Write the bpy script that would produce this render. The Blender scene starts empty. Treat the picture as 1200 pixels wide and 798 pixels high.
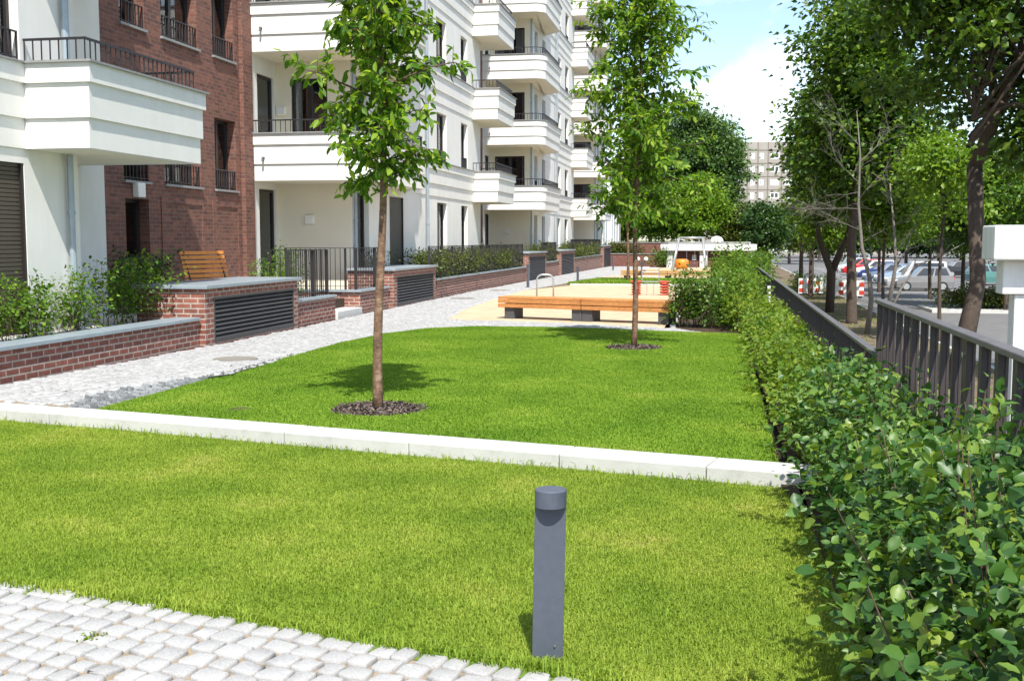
import bpy, math, random
import numpy as np
random.seed(7)
RNG = np.random.default_rng(7)
C = bpy.context.scene.collection
D2R = math.radians
# ------------------------------------------------------------------ camera model (used to measure the place)
H_EYE = 1.7; F = 1300.0; PITCH = math.atan(118 / F); YAW = D2R(10.63)
_fh = np.array([-math.sin(YAW), math.cos(YAW), 0]); _r = np.array([math.cos(YAW), math.sin(YAW), 0])
_f = _fh * math.cos(PITCH) - np.array([0, 0, 1]) * math.sin(PITCH)
_u = _fh * math.sin(PITCH) + np.array([0, 0, 1]) * math.cos(PITCH)
EYE = np.array([0, 0, H_EYE])
def ray(px, py): return _f * F + _r * (px - 600) - _u * (py - 399)
def hitz(px, py, z=0.0):
    d = ray(px, py); return EYE + d * ((z - H_EYE) / d[2])
def hitx(px, py, x):
    d = ray(px, py); return EYE + d * (x / d[0])
def hity(px, py, y):
    d = ray(px, py); return EYE + d * (y / d[1])
def at(px, py, depth):
    d = ray(px, py) / F; return EYE + d * depth
def Yx(px, x, py=281): return float(hitx(px, py, x)[1])
def gz(y): return -0.006 * max(0.0, y - 35)

# ------------------------------------------------------------------ mesh helpers
ORG = {}
def link(o, parent=None):
    C.objects.link(o)
    if parent is not None: o.parent = parent
    return o
def tag(o, label=None, cat=None, group=None, kind=None):
    if label: o['label'] = label
    if cat: o['category'] = cat
    if group: o['group'] = group
    if kind: o['kind'] = kind
    return o
def thing(name, label, cat, loc=(0, 0, 0), group=None):
    o = bpy.data.objects.new(name, None); o.empty_display_size = .2
    link(o); o.location = loc; ORG[o.name] = np.array(loc, float)
    return tag(o, label, cat, group)
def org(o):
    if o is None: return np.zeros(3)
    return ORG.get(o.name, np.zeros(3))
def setmats(me, mat):
    for m in (mat if isinstance(mat, (list, tuple)) else [mat]): me.materials.append(m)
def np_mesh(name, V, faces, mat, parent=None, smooth=False, origin=None):
    """faces: list of int arrays (M,k)"""
    o0 = org(parent) if origin is None else np.array(origin, float)
    V = np.asarray(V, float) - o0
    me = bpy.data.meshes.new(name)
    me.vertices.add(len(V)); me.vertices.foreach_set('co', V.astype(np.float32).ravel())
    loops = np.concatenate([f.ravel() for f in faces]).astype(np.int32)
    sizes = np.concatenate([np.full(len(f), f.shape[1], np.int32) for f in faces])
    starts = np.concatenate([[0], np.cumsum(sizes)[:-1]]).astype(np.int32)
    me.loops.add(len(loops)); me.loops.foreach_set('vertex_index', loops)
    me.polygons.add(len(sizes)); me.polygons.foreach_set('loop_start', starts); me.polygons.foreach_set('loop_total', sizes)
    if smooth: me.polygons.foreach_set('use_smooth', np.ones(len(sizes), bool))
    me.update(calc_edges=True); setmats(me, mat)
    o = bpy.data.objects.new(name, me); link(o, parent)
    if parent is None: o.location = o0
    ORG[o.name] = o0
    return o
class MB:
    def __init__(s): s.v = []; s.f = []; s.mi = []; s.cm = 0
    def add(s, vs, fs):
        b = len(s.v); s.v += [tuple(map(float, p)) for p in vs]
        for f in fs: s.f.append([b + i for i in f]); s.mi.append(s.cm)
        return s
    def box(s, x0, x1, y0, y1, z0, z1):
        x0, x1 = min(x0, x1), max(x0, x1); y0, y1 = min(y0, y1), max(y0, y1); z0, z1 = min(z0, z1), max(z0, z1)
        return s.add([(x0, y0, z0), (x1, y0, z0), (x1, y1, z0), (x0, y1, z0), (x0, y0, z1), (x1, y0, z1), (x1, y1, z1), (x0, y1, z1)],
                     [(0, 3, 2, 1), (4, 5, 6, 7), (0, 1, 5, 4), (1, 2, 6, 5), (2, 3, 7, 6), (3, 0, 4, 7)])
    def obox(s, c, ax, L, W, z0, z1):
        """box centred at c=(x,y), long axis unit ax, length L, width W"""
        ax = np.array(ax[:2], float); ax /= np.linalg.norm(ax); n = np.array([-ax[1], ax[0]]); c = np.array(c[:2], float)
        q = [c - ax * L / 2 - n * W / 2, c + ax * L / 2 - n * W / 2, c + ax * L / 2 + n * W / 2, c - ax * L / 2 + n * W / 2]
        return s.prism(q, z0, z1)
    def prism(s, poly, z0, z1):
        n = len(poly); P = [(p[0], p[1]) for p in poly]
        a = sum(P[i][0] * P[(i + 1) % n][1] - P[(i + 1) % n][0] * P[i][1] for i in range(n))
        if a < 0: P = P[::-1]
        vs = [(x, y, z0) for x, y in P] + [(x, y, z1) for x, y in P]
        fs = [tuple(range(n))[::-1], tuple(range(n, 2 * n))] + [(i, (i + 1) % n, n + (i + 1) % n, n + i) for i in range(n)]
        return s.add(vs, fs)
    def tube(s, pts, rad, n=7, cap=True):
        pts = [np.array(p, float) for p in pts]; m = len(pts)
        if not hasattr(rad, '__len__'): rad = [rad] * m
        vs = []; prev = None
        for i, p in enumerate(pts):
            t = pts[min(i + 1, m - 1)] - pts[max(i - 1, 0)]; t = t / (np.linalg.norm(t) + 1e-9)
            if prev is None:
                a = np.array([0, 0, 1.]) if abs(t[2]) < .9 else np.array([1., 0, 0]); e1 = np.cross(t, a)
            else: e1 = prev - t * np.dot(prev, t)
            e1 /= np.linalg.norm(e1) + 1e-9; e2 = np.cross(t, e1); prev = e1
            for k in range(n):
                a = 2 * math.pi * k / n; vs.append(p + rad[i] * (math.cos(a) * e1 + math.sin(a) * e2))
        fs = [(i * n + k, i * n + (k + 1) % n, (i + 1) * n + (k + 1) % n, (i + 1) * n + k) for i in range(m - 1) for k in range(n)]
        if cap: fs += [tuple(range(n))[::-1], tuple(range((m - 1) * n, m * n))]
        return s.add(vs, fs)
    def build(s, name, mat, parent=None, origin=None, smooth=False, bevel=0):
        o0 = org(parent) if origin is None else np.array(origin, float)
        me = bpy.data.meshes.new(name)
        me.from_pydata([tuple(np.array(p) - o0) for p in s.v], [], s.f); setmats(me, mat)
        if isinstance(mat, (list, tuple)): me.polygons.foreach_set('material_index', s.mi)
        if smooth: me.polygons.foreach_set('use_smooth', [True] * len(s.f))
        me.update()
        o = bpy.data.objects.new(name, me); link(o, parent)
        if parent is None: o.location = o0
        ORG[o.name] = o0
        if bevel:
            m = o.modifiers.new('bevel', 'BEVEL'); m.width = bevel; m.segments = 2; m.limit_method = 'ANGLE'
        return o
def copy_tree(o, parent=None):
    c = o.copy(); C.objects.link(c); c.parent = parent
    for ch in list(o.children): copy_tree(ch, c)
    return c
def inpoly(P, poly):
    poly = np.asarray(poly)[:, :2]; x, y = P[:, 0], P[:, 1]; r = np.zeros(len(P), bool); n = len(poly)
    for i in range(n):
        x1, y1 = poly[i]; x2, y2 = poly[(i + 1) % n]
        c = ((y1 > y) != (y2 > y)) & (x < (x2 - x1) * (y - y1) / ((y2 - y1) + 1e-12) + x1); r ^= c
    return r

# ------------------------------------------------------------------ materials
def newmat(name):
    m = bpy.data.materials.new(name); m.use_nodes = True; nt = m.node_tree
    return m, nt, nt.nodes['Principled BSDF']
def nd(nt, t, **kw):
    n = nt.nodes.new(t)
    for k, v in kw.items():
        if k in n.inputs: n.inputs[k].default_value = v
        else: setattr(n, k, v)
    return n
def rgba(c): return (c[0], c[1], c[2], 1)
def ramp(nt, fac, stops):
    r = nd(nt, 'ShaderNodeValToRGB'); e = r.color_ramp.elements
    e[0].position, e[0].color = stops[0][0], rgba(stops[0][1]); e[1].position, e[1].color = stops[-1][0], rgba(stops[-1][1])
    for p, c in stops[1:-1]: x = e.new(p); x.color = rgba(c)
    nt.links.new(fac, r.inputs[0]); return r.outputs[0]
def pos(nt): return nd(nt, 'ShaderNodeNewGeometry').outputs['Position']
def mat(name, c1, c2=None, scale=6, rough=.6, bump=0, bscale=None, metal=0, spec=.5, detail=6, stops=None, island=0.0, objc=False, streak=None, slo=.9, shi=1.03):
    m, nt, b = newmat(name); b.inputs['Roughness'].default_value = rough; b.inputs['Metallic'].default_value = metal
    b.inputs['Specular IOR Level'].default_value = spec
    v = nd(nt, 'ShaderNodeTexCoord').outputs['Object'] if objc else pos(nt)
    c2 = c2 or tuple(x * .8 for x in c1)
    n = nd(nt, 'ShaderNodeTexNoise', Scale=scale, Detail=detail, Roughness=.65); nt.links.new(v, n.inputs['Vector'])
    col = ramp(nt, n.outputs['Fac'], stops or [(.3, c1), (.7, c2)])
    if island:
        g = nd(nt, 'ShaderNodeNewGeometry'); mr = nd(nt, 'ShaderNodeMapRange'); mr.inputs['To Min'].default_value = 1 - island; mr.inputs['To Max'].default_value = 1 + island
        nt.links.new(g.outputs['Random Per Island'], mr.inputs['Value'])
        mx = nd(nt, 'ShaderNodeVectorMath', operation='SCALE'); nt.links.new(col, mx.inputs[0]); nt.links.new(mr.outputs[0], mx.inputs['Scale']); col = mx.outputs[0]
    if streak:
        mpn = nd(nt, 'ShaderNodeMapping'); mpn.inputs['Scale'].default_value = streak; nt.links.new(v, mpn.inputs[0])
        n3 = nd(nt, 'ShaderNodeTexNoise', Scale=1.0, Detail=5, Roughness=.65); nt.links.new(mpn.outputs[0], n3.inputs['Vector'])
        r3 = ramp(nt, n3.outputs['Fac'], [(.32, (slo,) * 3), (.66, (shi,) * 3)]); m3 = nd(nt, 'ShaderNodeMix', data_type='RGBA', blend_type='MULTIPLY'); m3.inputs[0].default_value = 1
        nt.links.new(col, m3.inputs[6]); nt.links.new(r3, m3.inputs[7]); col = m3.outputs[2]
    nt.links.new(col, b.inputs['Base Color'])
    if bump:
        n2 = nd(nt, 'ShaderNodeTexNoise', Scale=bscale or scale * 6, Detail=8, Roughness=.7); nt.links.new(v, n2.inputs['Vector'])
        bp = nd(nt, 'ShaderNodeBump', Strength=bump, Distance=.01); nt.links.new(n2.outputs['Fac'], bp.inputs['Height']); nt.links.new(bp.outputs[0], b.inputs['Normal'])
    return m
def wall_uv(nt):
    g = nd(nt, 'ShaderNodeNewGeometry'); sp = nd(nt, 'ShaderNodeSeparateXYZ'); sn = nd(nt, 'ShaderNodeSeparateXYZ')
    nt.links.new(g.outputs['Position'], sp.inputs[0]); nt.links.new(g.outputs['True Normal'], sn.inputs[0])
    ab = nd(nt, 'ShaderNodeMath', operation='ABSOLUTE'); nt.links.new(sn.outputs[0], ab.inputs[0])
    gt = nd(nt, 'ShaderNodeMath', operation='GREATER_THAN'); gt.inputs[1].default_value = .6; nt.links.new(ab.outputs[0], gt.inputs[0])
    mx = nd(nt, 'ShaderNodeMix', data_type='FLOAT'); nt.links.new(gt.outputs[0], mx.inputs[0]); nt.links.new(sp.outputs[0], mx.inputs[2]); nt.links.new(sp.outputs[1], mx.inputs[3])
    cb = nd(nt, 'ShaderNodeCombineXYZ'); nt.links.new(mx.outputs[0], cb.inputs[0]); nt.links.new(sp.outputs[2], cb.inputs[1])
    return cb.outputs[0], g.outputs['Position']
def brickmat(name, c1, c2, mortar, bw=.24, rh=.08, ms=.008, blot=.35):
    m, nt, b = newmat(name); uv, p = wall_uv(nt)
    br = nd(nt, 'ShaderNodeTexBrick', Scale=1.0, offset=.5); br.inputs['Brick Width'].default_value = bw; br.inputs['Row Height'].default_value = rh
    br.inputs['Mortar Size'].default_value = ms; br.inputs['Mortar Smooth'].default_value = .1; br.inputs['Bias'].default_value = 0
    br.inputs['Color1'].default_value = rgba(c1); br.inputs['Color2'].default_value = rgba(c2); br.inputs['Mortar'].default_value = rgba(mortar)
    nt.links.new(uv, br.inputs['Vector'])
    n = nd(nt, 'ShaderNodeTexNoise', Scale=9.0, Detail=6, Roughness=.7); nt.links.new(p, n.inputs['Vector'])
    r = ramp(nt, n.outputs['Fac'], [(.3, (1 - blot,) * 3), (.7, (1 + blot * .6,) * 3)])
    mx = nd(nt, 'ShaderNodeMix', data_type='RGBA', blend_type='MULTIPLY'); mx.inputs[0].default_value = 1
    nt.links.new(br.outputs['Color'], mx.inputs[6]); nt.links.new(r, mx.inputs[7]); nt.links.new(mx.outputs[2], b.inputs['Base Color'])
    b.inputs['Roughness'].default_value = .8
    bp = nd(nt, 'ShaderNodeBump', Strength=.6, Distance=.008); bp.invert = True; nt.links.new(br.outputs['Fac'], bp.inputs['Height']); nt.links.new(bp.outputs[0], b.inputs['Normal'])
    return m
def leafmat(name, stops, trans=.35, tcol=None, rough=.42, spec=.4, nscale=.0):
    m, nt, b = newmat(name); g = nd(nt, 'ShaderNodeNewGeometry'); fac = g.outputs['Random Per Island']
    if nscale:
        n = nd(nt, 'ShaderNodeTexNoise', Scale=nscale, Detail=4, Roughness=.6); nt.links.new(g.outputs['Position'], n.inputs['Vector'])
        mm = nd(nt, 'ShaderNodeMapRange'); mm.inputs['From Min'].default_value = .32; mm.inputs['From Max'].default_value = .68; nt.links.new(n.outputs['Fac'], mm.inputs['Value'])
        mx = nd(nt, 'ShaderNodeMix', data_type='FLOAT'); mx.inputs[0].default_value = .45; nt.links.new(mm.outputs[0], mx.inputs[2]); nt.links.new(fac, mx.inputs[3]); fac = mx.outputs[0]
    col = ramp(nt, fac, stops); nt.links.new(col, b.inputs['Base Color']); b.inputs['Roughness'].default_value = rough; b.inputs['Specular IOR Level'].default_value = spec
    tr = nd(nt, 'ShaderNodeBsdfTranslucent')
    gm = nd(nt, 'ShaderNodeMix', data_type='RGBA', blend_type='MULTIPLY'); gm.inputs[0].default_value = 1; gm.inputs[7].default_value = rgba(tcol or (1.5, 1.45, .5))
    nt.links.new(col, gm.inputs[6]); nt.links.new(gm.outputs[2], tr.inputs['Color'])
    ms = nd(nt, 'ShaderNodeMixShader'); ms.inputs[0].default_value = trans
    nt.links.new(b.outputs[0], ms.inputs[1]); nt.links.new(tr.outputs[0], ms.inputs[2]); nt.links.new(ms.outputs[0], nt.nodes['Material Output'].inputs[0])
    return m
M = {}
M['stucco'] = mat('stucco', (.79, .78, .735), (.73, .72, .675), 1.2, .85, .25, 60, spec=.2, streak=(3.5, 3.5, .5), slo=.95, shi=1.01)
M['stucco_cream'] = mat('stucco_cream', (.82, .77, .635), (.77, .725, .595), 1.2, .85, .2, 60, spec=.2)  # cream stucco, lightened to paint in bounce light under the balconies
M['zinc'] = mat('zinc', (.36, .42, .46), (.29, .34, .38), 5, .42, .05, metal=.35)
M['coping_grey'] = mat('coping_grey', (.28, .28, .27), (.22, .22, .22), 8, .6)
M['dark_metal'] = mat('dark_metal', (.022, .019, .021), (.03, .027, .03), 10, .45)
M['fence_metal'] = mat('fence_metal', (.050, .040, .040), (.038, .03, .031), 7, .5, .1)
M['rail_top'] = mat('rail_top', (.13, .125, .125), (.085, .08, .08), 14, .55, .15)
M['frame_dark'] = mat('frame_dark', (.018, .014, .014), (.025, .02, .019), 6, .4)
M['louvre'] = mat('louvre', (.075, .07, .07), (.058, .054, .054), 4, .5)
M['painted_dark'] = mat('painted_dark', (.006, .006, .006), (.008, .008, .008), 3, .9, spec=0)  # near-black colour stands in for unlit depth behind panes and louvres
M['shutter'] = mat('shutter', (.085, .07, .05), (.07, .058, .043), 2, .55)
M['shutter_grey'] = mat('shutter_grey', (.12, .115, .10), (.10, .095, .085), 2, .55)
M['curtain'] = mat('curtain', (.6, .6, .57), (.5, .5, .48), 14, .9)
M['brick_wall'] = brickmat('brick_wall', (.235, .090, .060), (.118, .048, .038), (.18, .13, .10), blot=.35)
M['brick_plinth'] = brickmat('brick_plinth', (.29, .10, .068), (.18, .060, .045), (.40, .33, .28), ms=.011)
M['brick_far'] = brickmat('brick_far', (.22, .075, .055), (.17, .055, .045), (.22, .15, .12))
M['concrete_white'] = mat('concrete_white', (.60, .59, .545), (.48, .475, .44), 3.5, .8, .3, 90, stops=[(.22, (.34, .335, .31)), (.45, (.47, .465, .435)), (.75, (.54, .535, .505))])
M['step_stone'] = mat('step_stone', (.62, .61, .58), (.52, .51, .49), 6, .8, .2)
M['white_paint'] = mat('white_paint', (.78, .78, .765), (.72, .72, .705), 3, .6, .15, 60, streak=(7, 7, .6), slo=.86)
M['white_far'] = mat('white_far', (.76, .77, .76), (.70, .71, .70), 2, .7)
M['granite'] = mat('granite', (.455, .45, .435), (.29, .287, .28), 110, .75, .5, 200, island=.07, detail=5)
M['granite_dark'] = mat('granite_dark', (.27, .28, .285), (.13, .14, .145), 70, .8, .5, 120, island=.35)
M['granite_path'] = mat('granite_path', (.42, .42, .415), (.27, .27, .268), 130, .75, .5, 200, island=.14, detail=5)
M['joint_sand'] = mat('joint_sand', (.36, .29, .20), (.24, .19, .13), 20, .95, .5, 200, spec=.1)
M['sand'] = mat('sand', (.57, .445, .305), (.44, .33, .215), 2.2, .95, 1, 22, spec=.1)
M['soil'] = mat('soil', (.050, .036, .026), (.085, .062, .045), 9, .95, 1, 60, spec=.1)
M['mulch'] = mat('mulch', (.19, .155, .135), (.10, .08, .07), 50, .95, .8, 120, island=.5, spec=.1)
M['dirt'] = mat('dirt', (.16, .12, .08), (.10, .085, .05), 1.5, .95, .6, 30, stops=[(.3, (.20, .155, .11)), (.55, (.14, .108, .075)), (.68, (.09, .085, .04)), (.8, (.06, .08, .025))], spec=.1)
M['asphalt'] = mat('asphalt', (.16, .157, .155), (.115, .113, .112), 2, .9, .3, 150)
M['earth'] = mat('earth', (.07, .09, .03), (.11, .10, .05), .3, .95)
M['turf_soil'] = mat('turf_soil', (.15, .24, .03), (.11, .19, .022), 8, .95, .6, 80, spec=.1)
M['bollard'] = mat('bollard', (.085, .098, .125), (.07, .083, .108), 30, .5, .15, 220, spec=.4)
M['larch'] = mat('larch', (.60, .27, .085), (.50, .205, .06), 3, .6, .1, 30, island=.14, streak=(2.0, 45, 45), slo=.68, shi=1.1)
M['larch_sunlit'] = mat('larch_sunlit', (.80, .33, .07), (.70, .26, .05), 3, .6, .1, 30, island=.10, streak=(2.0, 45, 45), slo=.8, shi=1.05)  # brighter larch copy, sunlight painted into the lounger backrest
M['larch_pale'] = mat('larch_pale', (.62, .37, .16), (.52, .30, .12), 3, .65, .1, 30, island=.10)
M['leg_grey'] = mat('leg_grey', (.075, .08, .085), (.06, .064, .07), 10, .6, .15)
M['steel'] = mat('steel', (.62, .63, .64), (.5, .51, .52), 8, .3, metal=.85)
M['steel_light'] = mat('steel_light', (.42, .45, .46), (.34, .36, .37), 8, .4, metal=.4)
M['red'] = mat('red_paint', (.55, .06, .03), (.48, .05, .03), 8, .45)
M['white_plastic'] = mat('white_plastic', (.78, .78, .76), (.72, .72, .70), 8, .5)
M['orange'] = mat('orange_plastic', (.75, .26, .02), (.6, .18, .015), 9, .5)
M['lamp_white'] = mat('lamp_white', (.85, .83, .78), (.8, .78, .74), 8, .3)
M['iron'] = mat('iron_cover', (.24, .22, .19), (.17, .155, .135), 40, .8, .4)
M['slab'] = mat('slab_panel', (.37, .34, .30), (.31, .285, .25), .6, .9, .2, 6)  # panel and joint tones lightened to paint in distance haze
M['slab_joint'] = mat('slab_joint', (.21, .17, .15), (.18, .15, .13), 2, .9)
M['tyre'] = mat('tyre', (.015, .015, .016), (.02, .02, .02), 8, .8)
M['carglass'] = mat('carglass', (.02, .026, .03), (.03, .036, .04), 2, .05, spec=.9)
M['bark'] = mat('bark', (.10, .072, .052), (.045, .032, .024), 18, .9, 1, 50, objc=True)
M['bark_young'] = mat('bark_young', (.21, .125, .075), (.10, .055, .035), 14, .75, 1, 45, streak=(14, 14, 75), slo=.6, shi=1.25, stops=[(.3, (.075, .04, .026)), (.5, (.17, .095, .055)), (.62, (.24, .15, .09)), (.72, (.36, .28, .2))])
M['bark_pale'] = mat('bark_pale', (.20, .18, .155), (.12, .105, .09), 12, .85, .6, 40)
M['twig'] = mat('twig', (.12, .08, .05), (.08, .05, .035), 10, .85)
M['leaf_young'] = leafmat('leaf_young', [(0, (.05, .13, .012)), (.4, (.10, .215, .018)), (.75, (.20, .33, .028)), (1, (.33, .45, .05))], .52, rough=.5, spec=.3)
M['leaf_hedge'] = leafmat('leaf_hedge', [(0, (.024, .078, .014)), (.45, (.052, .130, .022)), (.75, (.105, .20, .030)), (.95, (.17, .26, .035)), (1, (.25, .32, .04))], .32, rough=.42, spec=.42)
M['leaf_hedge_yellow'] = leafmat('leaf_hedge_yellow', [(0, (.055, .125, .015)), (.5, (.115, .20, .02)), (1, (.29, .35, .03))], .38, rough=.5, spec=.28, nscale=1.2)
M['leaf_shrub'] = leafmat('leaf_shrub', [(0, (.045, .115, .012)), (.6, (.10, .20, .02)), (1, (.20, .30, .03))], .4, rough=.5, spec=.28)
M['leaf_maple'] = leafmat('leaf_maple', [(0, (.028, .072, .008)), (.5, (.055, .120, .011)), (.85, (.10, .18, .016)), (1, (.18, .26, .025))], .34)
M['leaf_light'] = leafmat('leaf_light', [(0, (.07, .155, .012)), (.5, (.125, .23, .016)), (1, (.21, .32, .03))], .42)
M['leaf_dark'] = leafmat('leaf_dark', [(0, (.022, .060, .016)), (.5, (.040, .092, .022)), (1, (.075, .14, .03))], .25)
M['leaf_mid'] = leafmat('leaf_mid', [(0, (.042, .110, .014)), (.5, (.080, .170, .018)), (1, (.16, .26, .03))], .36)
M['leaf_poplar'] = leafmat('leaf_poplar', [(0, (.045, .105, .028)), (.5, (.080, .155, .042)), (1, (.14, .225, .065))], .32)
M['leaf_olive'] = leafmat('leaf_olive', [(0, (.045, .07, .012)), (.5, (.075, .11, .018)), (1, (.13, .15, .03))], .3)
M['grass'] = leafmat('grass', [(0, (.145, .25, .024)), (.4, (.235, .345, .038)), (.70, (.33, .425, .058)), (.88, (.43, .46, .10)), (1, (.53, .47, .17))], .42, tcol=(1.15, 1.12, .45), rough=.6, spec=.2, nscale=1.1)
M['grass_cool'] = leafmat('grass_cool', [(0, (.110, .225, .018)), (.45, (.182, .315, .028)), (.8, (.265, .39, .042)), (1, (.40, .45, .10))], .42, tcol=(1.15, 1.15, .45), rough=.6, spec=.2, nscale=.8)
def pane_mat():
    m, nt, b = newmat('window_glass'); nt.nodes.remove(b)
    t = nd(nt, 'ShaderNodeBsdfTransparent'); t.inputs[0].default_value = (.75, .8, .8, 1)
    g = nd(nt, 'ShaderNodeBsdfGlossy'); g.inputs['Roughness'].default_value = .02; g.inputs['Color'].default_value = (.9, .93, .95, 1)
    fr = nd(nt, 'ShaderNodeFresnel'); fr.inputs['IOR'].default_value = 1.95
    ms = nd(nt, 'ShaderNodeMixShader'); nt.links.new(fr.outputs[0], ms.inputs[0]); nt.links.new(t.outputs[0], ms.inputs[1]); nt.links.new(g.outputs[0], ms.inputs[2])
    nt.links.new(ms.outputs[0], nt.nodes['Material Output'].inputs[0]); return m
M['pane'] = pane_mat()
def carpaint(name, c): return mat(name, c, tuple(x * .93 for x in c), 4, .25, spec=.6)

# ------------------------------------------------------------------ foliage
def unit(a): return a / (np.linalg.norm(a, axis=-1, keepdims=True) + 1e-9)
def leaves(name, P, D, N, L, W, m, parent, fine=False, fold=.25, origin=None):
    P = np.asarray(P, float); n = len(P); D = unit(np.asarray(D, float)); N = np.asarray(N, float)
    S = unit(np.cross(D, N)); N = unit(np.cross(S, D)); L = np.broadcast_to(np.asarray(L, float), (n,))[:, None]; W = np.broadcast_to(np.asarray(W, float), (n,))[:, None]
    if not fine:
        V = np.stack([P, P + D * L * .42 + S * W * .5 + N * W * fold, P + D * L, P + D * L * .42 - S * W * .5 + N * W * fold], 1)
        b = np.arange(n)[:, None] * 4
        F_ = [np.concatenate([b + np.array([0, 1, 2]), b + np.array([0, 2, 3])])]
    elif fine == 2:
        q = lambda a, s, h: P + D * L * a + S * W * s + N * W * h
        us = (.10, .26, .42, .58, .74, .88); ws = (.22, .42, .50, .46, .33, .17); zz = (.10, .24, .17, .25, .12, .10)
        cols = [q(0, 0, 0)] + [q(u, w_, z_ * fold * 4) for u, w_, z_ in zip(us, ws, zz)] + [q(1, 0, -.15)] + [q(u, -w_, z_ * fold * 4) for u, w_, z_ in zip(us, ws, zz)] + [q(u, 0, .0) for u in us]
        V = np.stack(cols, 1); b = np.arange(n)[:, None] * 20
        tri = [[0, 1, 14], [6, 7, 19], [0, 14, 8], [19, 7, 13]]; quad = [[i, i + 1, 14 + i, 13 + i] for i in range(1, 6)] + [[13 + i, 14 + i, 8 + i, 7 + i] for i in range(1, 6)]
        F_ = [np.concatenate([b + np.array(t) for t in tri]), np.concatenate([b + np.array(t) for t in quad])]
    else:
        q = lambda a, s, h: P + D * L * a + S * W * s + N * W * h
        V = np.stack([q(0, 0, 0), q(.3, .46, fold), q(.68, .40, fold * .7), q(1, 0, -.12), q(.68, -.40, fold * .7), q(.3, -.46, fold), q(.33, 0, .02), q(.7, 0, -.02)], 1)
        b = np.arange(n)[:, None] * 8
        F_ = [np.concatenate([b + np.array(t) for t in ([0, 1, 6], [2, 3, 7], [0, 6, 5], [7, 3, 4])]), np.concatenate([b + np.array(t) for t in ([1, 2, 7, 6], [6, 7, 4, 5])])]
    return np_mesh(name, V.reshape(-1, 3), F_, m, parent, origin=origin)
def rvec(n, rng): return unit(rng.normal(size=(n, 3)))
def young_tree(name, label, x, y, z, H, z0, rmax, r0, seed, leafL, nl=34, lean=(0, 0), m='leaf_young', group=None, fine=True, dens=1.0):
    rng = np.random.default_rng(seed)
    t = thing(name, label, 'tree', (x, y, z), group)
    tp = [np.array([x + lean[0] * h / H + .018 * math.sin(h * 2.1 + seed), y + lean[1] * h / H + .015 * math.cos(h * 1.7 + seed), z + h]) for h in np.linspace(-.05, H, 22)]
    hs = np.linspace(-.05, H, 22)
    tb = MB(); tb.tube(tp, [r0 * (1.15 if h < .1 else 1) * (1 - .80 * max(h, 0) / H) for h in hs], 12)
    br = MB(); LP = []; LD = []
    for i in range(nl):
        s = (i + rng.uniform(0, .8)) / nl; h = z0 + (H - z0) * s; base = np.array([np.interp(h, hs, [p[k] for p in tp]) for k in range(3)])
        az = i * 2.39996 + rng.uniform(-.4, .4); prof = (math.sin(math.pi * min(1, (s * .85 + .17))) ** .7) * (1 - .25 * s)
        ln = rmax * prof * rng.uniform(.6, 1.15); el = D2R(rng.uniform(18, 42) + 25 * s)
        pts = [base]; d = np.array([math.cos(az) * math.cos(el), math.sin(az) * math.cos(el), math.sin(el)])
        for k in range(7):
            d = unit(d + rng.normal(0, .10, 3) + np.array([0, 0, -.09])); pts.append(pts[-1] + d * ln / 7)
        rr = .012 * (ln / rmax) + .004
        br.tube(pts, [rr * (1 - .8 * k / 7) for k in range(8)], 5, False)
        for k in range(1, 8):
            for _ in range(rng.poisson(2.1 * dens) + 1):
                td = unit(unit(np.array(pts[k]) - np.array(pts[k - 1])) * .7 + rng.normal(0, .75, 3)); tl = rng.uniform(.12, .30) * rmax / .8
                p0 = pts[k]; p1 = p0 + td * tl * .5; p2 = p1 + unit(td + np.array([0, 0, -.5])) * tl * .5
                br.tube([p0, p1, p2], [.004, .003, .002], 3, False)
                nleaf = int(3 + tl / (leafL * .55))
                for q in range(nleaf):
                    u = (q + .6) / nleaf; pp = p0 + (p1 - p0) * min(1, u * 2) if u < .5 else p1 + (p2 - p1) * (u * 2 - 1)
                    LP.append(pp); LD.append(unit(td * .6 + rng.normal(0, .55, 3) + np.array([0, 0, -.55])))
    n = len(LP); LP = np.array(LP); LD = np.array(LD)
    tr = tb.build('trunk', M['bark_young'], t, smooth=True); b = br.build('branch', M['twig'], t)
    N = unit(rng.normal(0, .5, (n, 3)) + np.array([.1, -.2, 1.0]))
    l = leafL * rng.uniform(.6, 1.2, n)
    leaves('foliage', LP, LD, N, l, l * .46, M[m], t, fine)
    return t
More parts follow.
